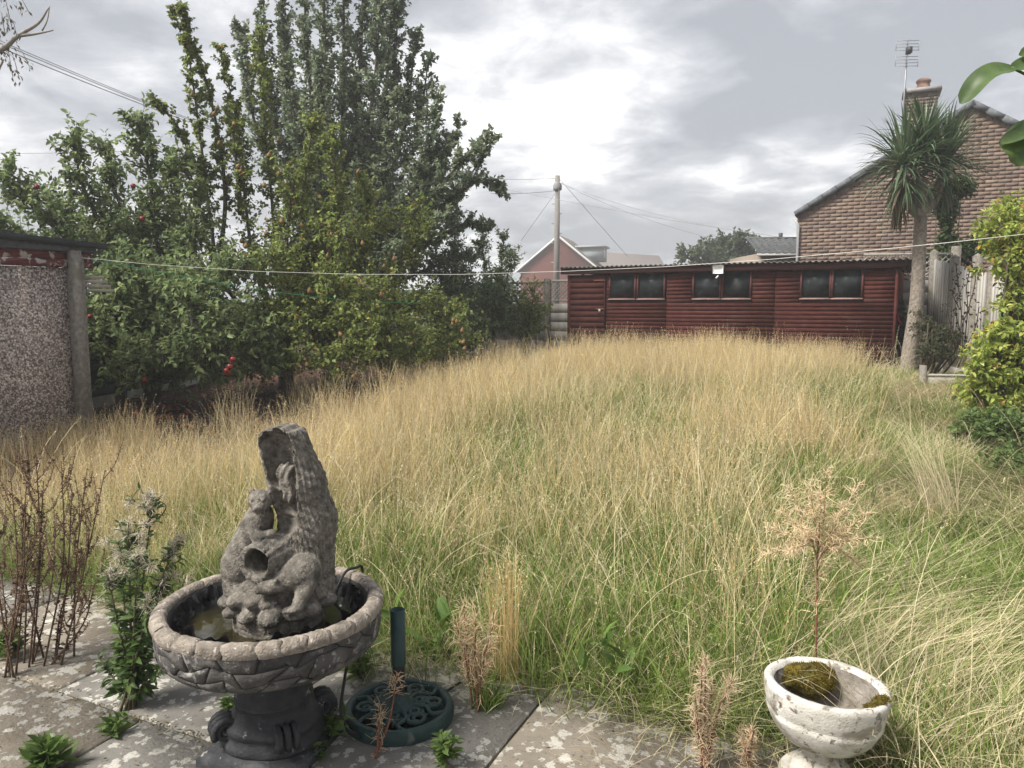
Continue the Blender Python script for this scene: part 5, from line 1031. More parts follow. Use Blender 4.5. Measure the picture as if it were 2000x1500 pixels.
# ================================================================== fountain
def surface_nets(S, org, h):
    """surface of S < 0 on a regular grid"""
    nx, ny, nz = S.shape; ins = S < 0; cnt = np.zeros((nx-1, ny-1, nz-1), np.int8)
    for a in (0, 1):
        for b in (0, 1):
            for c in (0, 1): cnt += ins[a:nx-1+a, b:ny-1+b, c:nz-1+c]
    act = (cnt > 0) & (cnt < 8); idx = -np.ones(act.shape, np.int64); cells = np.argwhere(act); idx[act] = np.arange(len(cells))
    acc = np.zeros((len(cells), 3)); num = np.zeros(len(cells)); I = cells
    for ax in range(3):
        o = [k for k in range(3) if k != ax]
        for a in (0, 1):
            for b in (0, 1):
                p = I.copy(); p[:, o[0]] += a; p[:, o[1]] += b; q = p.copy(); q[:, ax] += 1
                s0 = S[p[:, 0], p[:, 1], p[:, 2]]; s1 = S[q[:, 0], q[:, 1], q[:, 2]]; m = (s0 < 0) != (s1 < 0); t = np.where(m, s0 / (s0 - s1 + 1e-12), 0)
                pt = p.astype(float); pt[:, ax] += t; acc += np.where(m[:, None], pt, 0); num += m
    V = acc / num[:, None] * h + org; F = []
    for ax in range(3):
        o = [(1, 2), (2, 0), (0, 1)][ax]; sl0 = [slice(None)] * 3; sl1 = [slice(None)] * 3; sl0[ax] = slice(0, -1); sl1[ax] = slice(1, None)
        ch = ins[tuple(sl0)] != ins[tuple(sl1)]; E = np.argwhere(ch); ok = (E[:, o[0]] > 0) & (E[:, o[1]] > 0) & (E[:, o[0]] < S.shape[o[0]] - 1) & (E[:, o[1]] < S.shape[o[1]] - 1); E = E[ok]
        def cell(da, db): c = E.copy(); c[:, o[0]] -= da; c[:, o[1]] -= db; return idx[c[:, 0], c[:, 1], c[:, 2]]
        q = np.stack([cell(1, 1), cell(0, 1), cell(0, 0), cell(1, 0)], 1); fl = ~ins[E[:, 0], E[:, 1], E[:, 2]]; q[fl] = q[fl][:, ::-1]; F.append(q[(q >= 0).all(1)])
    return V, np.concatenate(F)
def statue_sdf():
    h = 0.0042; lo = np.array((-0.235, -0.205, 0.36)); hi = np.array((0.235, 0.205, 1.165)); n = np.ceil((hi - lo) / h).astype(int)
    X, Y, Z = np.meshgrid(*[lo[k] + h * np.arange(n[k]) for k in range(3)], indexing='ij'); X = X.astype(np.float32); Y = Y.astype(np.float32); Z = Z.astype(np.float32)
    def ell(c, r, rot=0.0, tilt=0.0):
        x, y, z = X - c[0], Y - c[1], Z - c[2]
        if tilt: ca, sa = math.cos(tilt), math.sin(tilt); x, z = x * ca + z * sa, -x * sa + z * ca
        if rot: ca, sa = math.cos(rot), math.sin(rot); x, y = x * ca + y * sa, -x * sa + y * ca
        k = np.sqrt((x / r[0])**2 + (y / r[1])**2 + (z / r[2])**2); return (k - 1) * min(r)
    def cap(a, b, ra, rb):
        a = np.array(a, np.float32); b = np.array(b, np.float32); d = b - a; t = np.clip(((X - a[0]) * d[0] + (Y - a[1]) * d[1] + (Z - a[2]) * d[2]) / (d @ d), 0, 1)
        return np.sqrt((X - a[0] - t * d[0])**2 + (Y - a[1] - t * d[1])**2 + (Z - a[2] - t * d[2])**2) - (ra + (rb - ra) * t)
    def su(a, b, k): hh = np.clip(0.5 + 0.5 * (b - a) / k, 0, 1); return b + (a - b) * hh - k * hh * (1 - hh)
    def ss(a, b, k): hh = np.clip(0.5 - 0.5 * (a + b) / k, 0, 1); return a + (-b - a) * hh + k * hh * (1 - hh)
    # trunk of the old log, leaning, hollow towards the front
    log = su(cap((0.028, 0.025, 1.075), (0.070, 0.035, 0.93), 0.086, 0.094), cap((0.070, 0.035, 0.93), (0.105, 0.045, 0.80), 0.094, 0.092), .03); log = su(log, cap((0.105, 0.045, 0.80), (0.07, 0.03, 0.60), 0.092, 0.125), .04)
    ang = np.arctan2(Y - 0.03, X - (0.028 + (1.075 - Z) * 0.26)); log = log + 0.0024 * np.sin(ang * 33 + 2 * np.sin(Z * 23)) + 0.0022 * np.sin(ang * 61 + 3 * np.sin(Z * 37)) + 0.0015 * np.sin(Z * 190 + ang * 9)
    log = np.maximum(log, Z - (1.135 - 0.25 * np.abs(X - 0.03) + 0.004 * np.sin(X * 160)))
    log = ss(log, cap((0.020, -0.035, 1.070), (0.042, -0.020, 0.985), 0.064, 0.060), .004)
    log = ss(log, cap((0.050, -0.065, 0.98), (0.060, -0.050, 0.86), 0.054, 0.044), .004)
    log = su(log, cap((0.050, 0.0, 0.975), (0.066, -0.02, 0.905), 0.036, 0.026) + 0.004 * np.sin(X * 240 + 2 * np.sin(Z * 60)), .006)
    log = ss(log, ell((0.050, -0.062, 0.818), (0.052, 0.058, 0.042)), .004)
    D = log
    # left otter: haunch, body, shoulders, arm round the log, head with muzzle and ears
    body = su(ell((-0.125, -0.02, 0.655), (0.072, 0.078, 0.075)), ell((-0.090, -0.015, 0.735), (0.064, 0.066, 0.085), tilt=-0.35), .05); body = su(body, ell((-0.055, -0.02, 0.815), (0.050, 0.052, 0.065), tilt=-0.4), .04)
    body = su(body, cap((-0.070, -0.055, 0.815), (-0.030, -0.085, 0.775), 0.024, 0.019), .015); body = su(body, cap((-0.030, -0.085, 0.775), (0.020, -0.075, 0.790), 0.019, 0.015), .012)
    body = su(body, cap((-0.145, -0.06, 0.60), (-0.095, -0.105, 0.565), 0.032, 0.02), .02)
    head = ell((-0.034, -0.045, 0.893), (0.042, 0.040, 0.036)); head = su(head, ell((-0.022, -0.082, 0.876), (0.023, 0.022, 0.017)), .012); head = su(head, ell((-0.069, -0.035, 0.918), (0.011, 0.008, 0.012)), .005); head = su(head, ell((-0.002, -0.030, 0.922), (0.011, 0.008, 0.012)), .005)
    for ex in (-0.048, -0.010): head = ss(head, ell((ex, -0.083, 0.902), (0.011, 0.010, 0.009)), .003); head = su(head, ell((ex, -0.077, 0.902), (0.0065, 0.007, 0.0065)), .001)
    head = su(head, ell((-0.020, -0.104, 0.882), (0.009, 0.006, 0.006)), .003); head = ss(head, ell((-0.021, -0.104, 0.866), (0.016, 0.008, 0.0025)), .002)
    D = su(D, su(body, head, .012), .005)
    # short hollow branch below, mouth to the front left
    br = cap((0.05, 0.0, 0.72), (-0.018, -0.125, 0.706), 0.066, 0.063); a2 = np.arctan2(Z - 0.706, X + 0.018); br = br + 0.0015 * np.sin(a2 * 19); br = np.maximum(br, -(Y + 0.142) - 0.20 * (X + 0.02) + 0.0012 * np.sin(a2 * 13)); br = ss(br, cap((-0.028, -0.20, 0.706), (0.016, -0.055, 0.718), 0.051, 0.040), .003)
    hol = cap((-0.028, -0.20, 0.706), (0.016, -0.055, 0.718), 0.050, 0.039); D = ss(su(D, br, .005), hol, .003)
    # right otter curled at the foot: haunch, back, head resting forward, paws
    o2 = su(ell((0.125, -0.065, 0.66), (0.065, 0.070, 0.062)), ell((0.075, -0.085, 0.645), (0.062, 0.055, 0.045)), .03); o2 = su(o2, ell((0.035, -0.140, 0.632), (0.040, 0.030, 0.024), rot=0.25), .018); o2 = su(o2, ell((0.002, -0.155, 0.626), (0.018, 0.016, 0.014)), .010)
    o2 = su(o2, ell((0.062, -0.150, 0.655), (0.009, 0.008, 0.009)), .005); o2 = su(o2, cap((0.150, -0.10, 0.625), (0.135, -0.150, 0.575), 0.030, 0.020), .014); o2 = su(o2, ell((0.118, -0.165, 0.566), (0.030, 0.018, 0.012), rot=0.3), .008)
    D = su(D, o2, .004)
    # cobbles round the foot
    rs = random.Random(5)
    for ring, (z, rr, nn, sz) in enumerate(((0.535, 0.165, 13, 0.040), (0.575, 0.145, 12, 0.036), (0.60, 0.10, 8, 0.04))):
        for k in range(nn):
            a = 2 * math.pi * (k + 0.5 * ring) / nn + rs.uniform(-.12, .12); s = sz * rs.uniform(.75, 1.25); D = su(D, ell((rr * math.cos(a), rr * 0.92 * math.sin(a), z + rs.uniform(-.008, .008)), (s * 1.15, s * .9, s * .62), rot=a), .005)
    D = su(D, ell((0, 0, 0.55), (0.15, 0.14, 0.09)), .02)
    # drum below with stone joints
    rad = np.sqrt(X**2 + Y**2); drum = np.maximum(rad - (0.158 + 0.02 * (0.52 - Z)), np.abs(Z - 0.45) - 0.075); th = np.arctan2(Y, X)
    rowi = np.floor((Z - 0.375) / 0.05); u = (th * 13 / (2 * math.pi) + 0.5 * rowi + 0.12 * np.sin(Z * 60)) % 1.0; joint = np.minimum(np.minimum(u, 1 - u) * 0.075, np.abs(((Z - 0.375 + 0.006 * np.sin(th * 7)) / 0.05) % 1.0 - 0.0) * 0.05); D = su(D, drum + 0.005 * np.clip(1 - joint / 0.004, 0, 1), .006)
    D = D + 0.0011 * np.sin(X * 310 + 3 * np.sin(Y * 200)) * np.sin(Z * 290 + 2 * np.sin(X * 170)) + 0.0009 * np.sin(Y * 420) * np.sin(Z * 380 + X * 200)
    V, F = surface_nets(D, lo, h); return V, F
def build_fountain():
    d = 2.55; c = at(530, 1205, d); root = thing('garden_fountain', 'round stone fountain bowl on black pedestal with carved otters and hollow log', 'fountain', (c.x, d, 0.0), R(-6))
    stone = pmat('statue_stone', [(0.3, (0.066, 0.060, 0.051)), (0.5, (0.145, 0.131, 0.113)), (0.72, (0.27, 0.248, 0.215))], scale=34, rough=0.95, bump=0.8, bscale=170, bdist=0.008, spots=(90, 0.60, (0.24, 0.22, 0.195), 0.08), spots2=(7, 0.56, (0.042, 0.041, 0.036), 0.14), lich=[(34, 0.40, (0.28, 0.27, 0.235))], detail=8)
    V, F = statue_sdf(); V[:, 0] = V[:, 0] * 0.94 + 0.028
    tag(array_mesh('statue', V, F, stone, root, smooth=True), 'carved otters climbing a hollow log on cobbles')
    rimm = pmat('bowl_rim_stone', [(0.3, (0.15, 0.128, 0.106)), (0.55, (0.265, 0.23, 0.195)), (0.75, (0.36, 0.325, 0.285))], scale=30, rough=0.95, bump=0.8, bscale=140, spots=(14, 0.56, (0.115, 0.098, 0.083), 0.12), spots2=(40, 0.61, (0.50, 0.46, 0.41), 0.05), randv=0.16)
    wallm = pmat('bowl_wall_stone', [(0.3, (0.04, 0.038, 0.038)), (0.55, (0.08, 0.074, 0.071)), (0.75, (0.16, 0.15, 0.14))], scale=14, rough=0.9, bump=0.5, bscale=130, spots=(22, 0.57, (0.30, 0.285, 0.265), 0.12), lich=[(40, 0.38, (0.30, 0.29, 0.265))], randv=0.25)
    jm = pmat('bowl_joint', soft((0.04, 0.038, 0.036), 0.3), scale=20, rough=1)
    ro, ri, zt, zb = 0.375, 0.318, 0.528, 0.375
    body = MB(); body.lathe([(0.0, 0.335), (0.125, 0.338), (0.16, 0.345), (0.30, 0.358), (0.335, 0.372), (0.358, 0.40), (0.366, 0.45), (0.368, 0.50), (0.358, 0.516), (0.345, 0.520), (0.328, 0.516), (0.318, 0.50), (0.315, 0.46), (0.29, 0.42), (0.0, 0.41)], 72)
    bowl = body.build('bowl', jm, root, smooth=True, attr=False)
    def surf(th, z, off):       # outside of the bowl: radius by height
        zz = [0.362, 0.372, 0.40, 0.45, 0.50]; rr = [0.305, 0.335, 0.358, 0.366, 0.369]; r = np.interp(z, zz, rr) + off; return (r * math.cos(th), r * math.sin(th), z)
    # wall stones: jittered courses, each a bevelled curved block
    rs = random.Random(3); nr = 3; zs = [0.366, 0.410, 0.455, 0.499]; cols_ = 20
    corner = {}
    def cj(r, k):       # shared jittered corner of the course grid
        key = (r, k % (2 * cols_))
        if key not in corner: corner[key] = (rs.uniform(-.62, .62), 0.0 if r in (0,) else rs.uniform(-.019, .019))
        return corner[key]
    for r in range(nr):
        for k in range(cols_):
            k0 = 2 * k + (r % 2); k1 = k0 + 2; P = []
            for (rr, kk) in ((r, k0), (r, k0 + 1), (r, k1), (r + 1, k1), (r + 1, k0 + 1), (r + 1, k0)):
                dth, dz = cj(rr, kk); P.append(((kk + dth) * math.pi / cols_, zs[rr] + dz))
            cx = sum(p[0] for p in P) / 6; cz = sum(p[1] for p in P) / 6; mb = MB(); b0 = []; b1 = []; b2 = []
            Q = []
            for i in range(6):
                a, b = P[i], P[(i + 1) % 6]
                for t in (0, 0.5): Q.append((a[0] + (b[0] - a[0]) * t, a[1] + (b[1] - a[1]) * t))
            n = len(Q); off = rs.uniform(.005, .009)
            for (t, z) in Q:
                def toward(f): return cx + (t - cx) * f, cz + (z - cz) * f
                g = 0.955; t0, z0 = toward(g); b0.append(surf(t0, z0, -.004)); b1.append(surf(t0, z0, off * .45)); t1, z1 = toward(g - .13); b2.append(surf(t1, z1, off))
            mb.add(b0 + b1 + b2 + [surf(cx, cz, off + .0015)], [(i, (i+1) % n, n + (i+1) % n, n + i) for i in range(n)] + [(n + i, n + (i+1) % n, 2*n + (i+1) % n, 2*n + i) for i in range(n)] + [(2*n + i, 2*n + (i+1) % n, 3*n) for i in range(n)])
            mb.build('stone', wallm, bowl, smooth=True, attr=False)
    # rim stones: rounded segments lying on the edge
    prof = [(0.377, 0.492), (0.383, 0.508), (0.379, 0.524), (0.366, 0.534), (0.350, 0.536), (0.336, 0.532), (0.328, 0.520), (0.326, 0.500)]
    t = 0.0; nseg = 26; wd = [rs.uniform(.7, 1.3) for _ in range(nseg)]; tot = sum(wd); 
    for i in range(nseg):
        t0 = t; t1 = t + wd[i] / tot * 2 * math.pi; t = t1; gap = 0.005; mb = MB(); V = []; m = 7; dz = rs.uniform(-.003, .003)
        for q in range(m):
            f = q / (m - 1); th = t0 + gap / 2 + (t1 - t0 - gap) * f; sh = 1.0 if 0 < q < m - 1 else 0.0
            for j, (r_, z_) in enumerate(prof):
                jt = 0.05 * math.sin(j * 1.7 + i) * (1 if q in (0, m - 1) else 0) * .4; rr = r_ if sh else 0.348 + (r_ - 0.348) * .965; zz = z_ + dz if sh else 0.508 + (z_ + dz - 0.508) * .93; V.append((rr * math.cos(th + jt), rr * math.sin(th + jt), zz + .0012 * math.sin(th * 90 + j)))
        L = len(prof); mb.add(V, [(q*L+j, q*L+j+1, (q+1)*L+j+1, (q+1)*L+j)[::-1] for q in range(m-1) for j in range(L-1)] + [tuple(range(L)), tuple(range((m-1)*L, m*L))[::-1]]); mb.build('rim_stone', rimm, bowl, smooth=True, attr=False)
    # crumpled black liner and dark water
    V = []; nth = 180; prof2 = [(0.05, 0.425), (0.20, 0.43), (0.28, 0.445), (0.295, 0.475), (0.302, 0.505), (0.308, 0.520)]
    for j, (r_, z_) in enumerate(prof2):
        for k in range(nth):
            th = 2 * math.pi * k / nth; w = 0.5 * math.sin(th * 11 + 2 * math.sin(th * 3)) + 0.35 * math.sin(th * 23 + 1.3) + .3 * math.sin(th * 37 + j); V.append(((r_ + (-0.026 * abs(w) if j > 1 else 0)) * math.cos(th), (r_ + (-0.026 * abs(w) if j > 1 else 0)) * math.sin(th), z_ + (0.018 * w if j > 2 else 0)))
    F = [(j*nth+k, j*nth+(k+1) % nth, (j+1)*nth+(k+1) % nth, (j+1)*nth+k) for j in range(len(prof2)-1) for k in range(nth)]
    mb = MB(); mb.add(V, F); mb.build('pond_liner', pmat('black_liner', soft((0.012, 0.012, 0.014), 0.3), scale=8, rough=0.25, spec=0.6, bump=0.6, bscale=26, bdist=0.01), root, smooth=True, attr=False)
    wm = MB(); wm.lathe([(0.0, 0.462), (0.15, 0.462), (0.298, 0.462)], 64); wm.build('water', pmat('dark_water', [(0.3, (0.012, 0.011, 0.006)), (0.7, (0.035, 0.03, 0.012))], scale=7, rough=0.04, spec=0.6, bump=0.06, bscale=18), root, smooth=True, attr=False)
    # pedestal: fluted neck, mouldings, scroll corners, square plinth
    blk = pmat('black_pedestal', [(0.3, (0.016, 0.017, 0.020)), (0.55, (0.034, 0.035, 0.039)), (0.78, (0.075, 0.076, 0.08))], scale=16, rough=0.62, bump=0.4, bscale=90, spots=(26, 0.64, (0.30, 0.29, 0.27), 0.06))
    pd = MB(); pd.lathe([(0.128, 0.338), (0.128, 0.30), (0.122, 0.29), (0.120, 0.24), (0.124, 0.205), (0.132, 0.200), (0.134, 0.188), (0.128, 0.183), (0.132, 0.165), (0.150, 0.135), (0.165, 0.125), (0.168, 0.108), (0.160, 0.100), (0.162, 0.085), (0.172, 0.07), (0.176, 0.055), (0.170, 0.045), (0.0, 0.045)], 64, wob=lambda q, z: 1 + (0.016 * math.cos(q * 24) if 0.20 < z < 0.295 else 0) + (0.03 * math.cos(4 * (q - 0.785)) if z < 0.14 else 0)); ped = pd.build('pedestal', blk, root, smooth=True, attr=False)
    for k in range(4):
        a = k * math.pi / 2 + 0.62; mb = MB(); pts = []
        for q in range(34):
            s = q / 33; rr = 0.042 * (1 - 0.85 * s); an = s * 4.4 * math.pi - 0.6; pts.append((0.165 + rr * math.cos(an), 0, 0.115 + rr * math.sin(an)))
        M = Matrix.Rotation(a, 4, 'Z')
        for oy in (-.028, 0, .028): mb.tube([M @ Vector((p[0], oy, p[2])) for p in pts], [0.013 * (1 - .4 * q / 33) for q in range(34)], 6)
        mb.build('scroll', blk, ped, smooth=True, attr=False)
    pl = MB(); w = 0.185; pl.add([(-w, -w, 0), (w, -w, 0), (w, w, 0), (-w, w, 0), (-w, -w, .03), (w, -w, .03), (w, w, .03), (-w, w, .03), (-w + .02, -w + .02, .047), (w - .02, -w + .02, .047), (w - .02, w - .02, .047), (-w + .02, w - .02, .047)], [(0, 1, 5, 4), (1, 2, 6, 5), (2, 3, 7, 6), (3, 0, 4, 7), (4, 5, 9, 8), (5, 6, 10, 9), (6, 7, 11, 10), (7, 4, 8, 11), (8, 9, 10, 11)]); p = pl.build('plinth', blk, root, attr=False); p.rotation_euler = (0, 0, 0.62 - math.pi / 4)
    # pump cable over the rim and down to the paving
    q = smooth_poly([c + Vector((.16, .12, -0.055)), Vector((c.x + .20, d + .22, .535)), Vector((c.x + .235, d + .275, .546)), Vector((c.x + .255, d + .31, .52)), Vector((c.x + .24, d + .24, .34)), Vector((c.x + .235, d + .06, .22)), Vector((c.x + .235, d - .0, .10)), Vector((c.x + .30, d + .03, .02)), Vector((c.x + .42, d + .15, .012)), Vector((c.x + .62, d + .42, .015))], 8)
    mb = MB(); mb.tube(q, 0.0055, 6); tag(mb.build('pump_cable', pmat('black_rubber', soft((0.015, 0.015, 0.016), 0.2), rough=0.5), smooth=True, attr=False), 'black electric pump cable from fountain rim to the paving', 'cable')
build_fountain()

def build_parasol_base():
    c = (-0.424, 2.74); root = thing('parasol_base', 'dark green cast iron parasol base with scrollwork and upright tube', 'parasol base', (c[0], c[1], 0.002), R(10))
    g = pmat('green_iron', [(0.3, (0.011, 0.028, 0.027)), (0.6, (0.020, 0.046, 0.043)), (0.8, (0.045, 0.08, 0.075))], scale=20, rough=0.5, bump=0.2, bscale=80, spots=(14, 0.62, (0.10, 0.11, 0.095), 0.1))
    mb = MB(); mb.lathe([(0.205, 0.0), (0.205, 0.035), (0.198, 0.046), (0.185, 0.050), (0.175, 0.046), (0.172, 0.020)], 56); mb.build('outer_ring', g, root, smooth=True, attr=False)
    mb = MB(); mb.lathe([(0.0, 0.012), (0.09, 0.016), (0.18, 0.012)], 40); mb.build('plate', pmat('green_iron_dull', soft((0.010, 0.026, 0.025), 0.3), scale=20, rough=0.8), root, attr=False)
    for k in range(6):
        for sgn, ra, r0 in ((1, 0.125, 0.044), (-1, 0.082, 0.030)):
            pts = []; a0 = k * math.pi / 3 + (0.26 if sgn < 0 else 0)
            for q in range(30):
                s = q / 29; r = r0 * (1 - 0.8 * s); an = sgn * (s * 3.4 * math.pi) + a0 + math.pi / 2; pts.append((ra * math.cos(a0) + r * math.cos(an), ra * math.sin(a0) + r * math.sin(an), 0.036 + 0.008 * math.sin(s * 3.1)))
            m = MB(); m.tube(pts, 0.0085, 6); m.build('scroll', g, root, smooth=True, attr=False)
        a0 = k * math.pi / 3 + 0.5; m = MB(); m.tube(smooth_poly([(0.04 * math.cos(a0), 0.04 * math.sin(a0), .05), (0.10 * math.cos(a0 + .25), .10 * math.sin(a0 + .25), .045), (.14 * math.cos(a0 - .05), .14 * math.sin(a0 - .05), .04), (0.18 * math.cos(a0 + .1), 0.18 * math.sin(a0 + .1), .04)], 5), 0.009, 6); m.build('spoke', g, root, smooth=True, attr=False)
    mb = MB(); mb.lathe([(0.07, 0.02), (0.065, 0.05), (0.045, 0.062), (0.034, 0.09), (0.031, 0.10)], 28); mb.build('hub', g, root, smooth=True, attr=False)
    mb = MB(); mb.lathe([(0.023, 0.09), (0.023, 0.21)], 24); mb.build('lower_tube', pmat('worn_black_tube', soft((0.02, 0.022, 0.022), 0.4), scale=20, rough=0.5), root, smooth=True, attr=False)
    mb = MB(); mb.lathe([(0.0272, 0.205), (0.0272, 0.415), (0.0235, 0.416), (0.0235, 0.30), (0.0, 0.30)], 28); mb.build('upper_tube', pmat('green_tube', [(0.3, (0.016, 0.040, 0.040)), (0.7, (0.028, 0.06, 0.058))], scale=12, rough=0.45), root, smooth=True, attr=False)
build_parasol_base()

def build_urn():
    c = at(1608, 1335, 2.36); rz = c.z; root = thing('stone_urn', 'white painted stone urn with lichen and mossy hollow bowl', 'urn', (c.x, 2.36, 0.0)); root.rotation_euler = (R(-1), R(2.5), 0)
    wh = pmat('urn_paint', [(0.3, (0.36, 0.34, 0.30)), (0.5, (0.52, 0.50, 0.46)), (0.72, (0.70, 0.69, 0.66))], scale=9, rough=0.95, bump=0.35, bscale=160, spots=(12, 0.55, (0.30, 0.275, 0.235), 0.08), spots2=(34, 0.60, (0.16, 0.13, 0.10), 0.08), lich=[(26, 0.5, (0.13, 0.115, 0.095))], detail=8)
    inn = pmat('urn_inside', [(0.3, (0.13, 0.115, 0.095)), (0.7, (0.33, 0.30, 0.27))], scale=14, rough=1, bump=0.6, bscale=90, spots=(8, 0.56, (0.07, 0.055, 0.035), 0.12))
    rs = np.random.default_rng(9); ph = rs.random(8) * 6
    def wob(q, z):
        k = 1 + 0.010 * math.sin(3 * q + ph[0]) + 0.006 * math.sin(7 * q + ph[1]) + 0.004 * math.sin(17 * q + ph[2] + z * 40)
        if rz - 0.16 < z < rz - 0.03: k += 0.012 * abs(math.sin(4 * q)) ** 0.6 * math.sin((z - rz + .16) / .13 * math.pi)
        return k
    mb = MB(); mb.lathe([(0.125, -0.01), (0.125, 0.018), (0.118, 0.03), (0.095, 0.05), (0.070, 0.075), (0.058, 0.095), (0.060, 0.112), (0.085, 0.122), (0.125, 0.145), (0.155, 0.180), (0.172, 0.215), (0.177, 0.23), (0.173, 0.236), (0.178, 0.245), (0.184, 0.27), (0.190, rz - .02), (0.191, rz - .004), (0.184, rz + .004), (0.168, rz + .002), (0.160, rz - .012)], 72, wob=wob); b = mb.build('bowl', wh, root, smooth=True, attr=False)
    mb = MB(); mb.lathe([(0.1605, rz - .011), (0.150, rz - .06), (0.125, rz - .115), (0.06, rz - .145), (0.0, rz - .15)], 60, wob=wob); mb.build('hollow', inn, root, smooth=True, attr=False)
    # moss cushions: domed mesh plus fine fuzz
    moss = pmat('moss', [(0.3, (0.05, 0.045, 0.010)), (0.55, (0.11, 0.088, 0.014)), (0.75, (0.19, 0.13, 0.024))], scale=30, rough=1, bump=1, bscale=160)
    for (x, y, z, a, b_, c_) in ((-.006, .118, rz - .048, .092, .058, .052), (.075, -.145, rz - .002, .020, .014, .010), (.105, -.128, rz + .002, .022, .015, .013), (.13, -.105, rz + .002, .020, .016, .014)):
        V = []; F = []; nu, nv = 22, 12
        for j in range(nv + 1):
            for i in range(nu):
                th = 2 * math.pi * i / nu; f = math.pi * j / nv; k = 1 + 0.10 * math.sin(3 * th + x * 90) + .10 * math.sin(5 * th + 4 * f + y * 70) + .05 * math.sin(9 * th - 7 * f); V.append((x + a * k * math.sin(f) * math.cos(th), y + b_ * k * math.sin(f) * math.sin(th), z + c_ * k * math.cos(f)))
        F = [(j*nu+i, (j+1)*nu+i, (j+1)*nu+(i+1) % nu, j*nu+(i+1) % nu) for j in range(nv) for i in range(nu)]
        m = MB(); m.add(V, F); o = m.build('moss_cushion', moss, root, smooth=True, attr=False)
        n = int(2600 * (a * b_) / .008); th = rng.random(n) * 6.283; cz = rng.uniform(-.1, 1, n); sn = np.sqrt(1 - cz**2); U = np.stack([sn * np.cos(th), sn * np.sin(th), cz], 1); P = np.array((x, y, z)) + U * np.array((a, b_, c_)) * (1 + .10 * np.sin(3 * th + x * 90))[:, None]
        v, t, cc = leaves_geo(P - U * .003, nrm(U + rng.normal(size=(n, 3)) * .4), rng.uniform(.007, .015, n), np.full(n, .0035), np.array((.16, .12, .02)) * rng.uniform(.5, 1.5, (n, 1))); tag(tri_mesh('moss_fuzz', v, t, cc, M_leaf, root), kind='stuff')
build_urn()

# ================================================================== weeds and single plants
def weed(name, label, cat, base, stems, group=None):
    """stems: list of dict(points, r, col, leaf=(n, L, W, cols, start), fluff=(n, L, col, start))"""
    B = Vector(base); r = thing(name, label, cat, B, 0, group); mb = MB(); LV = []; LT = []; LC = []; nn = 0; FV = []; FT = []; FC = []; fn = 0
    for s in stems:
        sp = smooth_poly(s['pts'], 6); k = len(sp); mb.tube([p - B for p in sp], [s['r'] * (1 - .6 * i / (k - 1)) for i in range(k)], 5, s['col'])
        if s.get('leaf'):
            n, L, W, cols, st = s['leaf'][:5]; up = s['leaf'][5] if len(s['leaf']) > 5 else 0.0; q = st + (1 - st) * rng.random(n); pos, tan = interp_poly(sp, q); rd = nrm(np.cross(tan, rng.normal(size=(n, 3)))); D_ = nrm(rd + tan * .35 + np.array([0, 0, up]) + rng.normal(size=(n, 3)) * .2); sz = rng.uniform(.6, 1.2, n) * (1.15 - .5 * q)
            cc = np.array(cols)[rng.integers(0, len(cols), n)] * rng.uniform(.75, 1.25, (n, 1)); v, t, c = leaves_geo(pos - np.array(tuple(B)), D_, L * sz, W * sz, cc, seg=2); LV.append(v); LT.append(t + nn); LC.append(c); nn += len(v)
        if s.get('fluff'):
            n, L, c_, st, sp_ = s['fluff']; q = st + (1 - st) * rng.random(n); pos, tan = interp_poly(sp, q); D_ = nrm(rng.normal(size=(n, 3)) + tan * .6 + np.array([0, 0, .1])); P = pos + D_ * sp_ * rng.random((n, 1)); pc = np.stack([P, P + D_ * L * .5 + rng.normal(size=(n, 3)) * L * .12, P + D_ * L * .85 + rng.normal(size=(n, 3)) * L * .3], 1) - np.array(tuple(B))
            v, f = strip_geo(pc, np.full(n, .0015)); FV.append(v); FT.append(f + fn); FC.append(np.repeat(np.array(c_) * rng.uniform(.8, 1.2, (n, 1)), 9, 0)); fn += len(v)
    mb.build('stem', M_stem, r)
    if LV: tri_mesh('leaves', np.concatenate(LV), np.concatenate(LT), np.concatenate(LC), M_leaf, r)
    if FV: tag(array_mesh('fluff', np.concatenate(FV), np.concatenate(FT), M_grass, r, np.concatenate(FC)), kind='stuff')
    return r
def ground_at(px, py):
    d = 3.0
    for _ in range(12):
        p = at(px, py, d); d *= (EYE - gz1(p.x, p.y)) / max(1e-3, EYE - p.z)
    p = at(px, py, d); p.z = gz1(p.x, p.y); return p
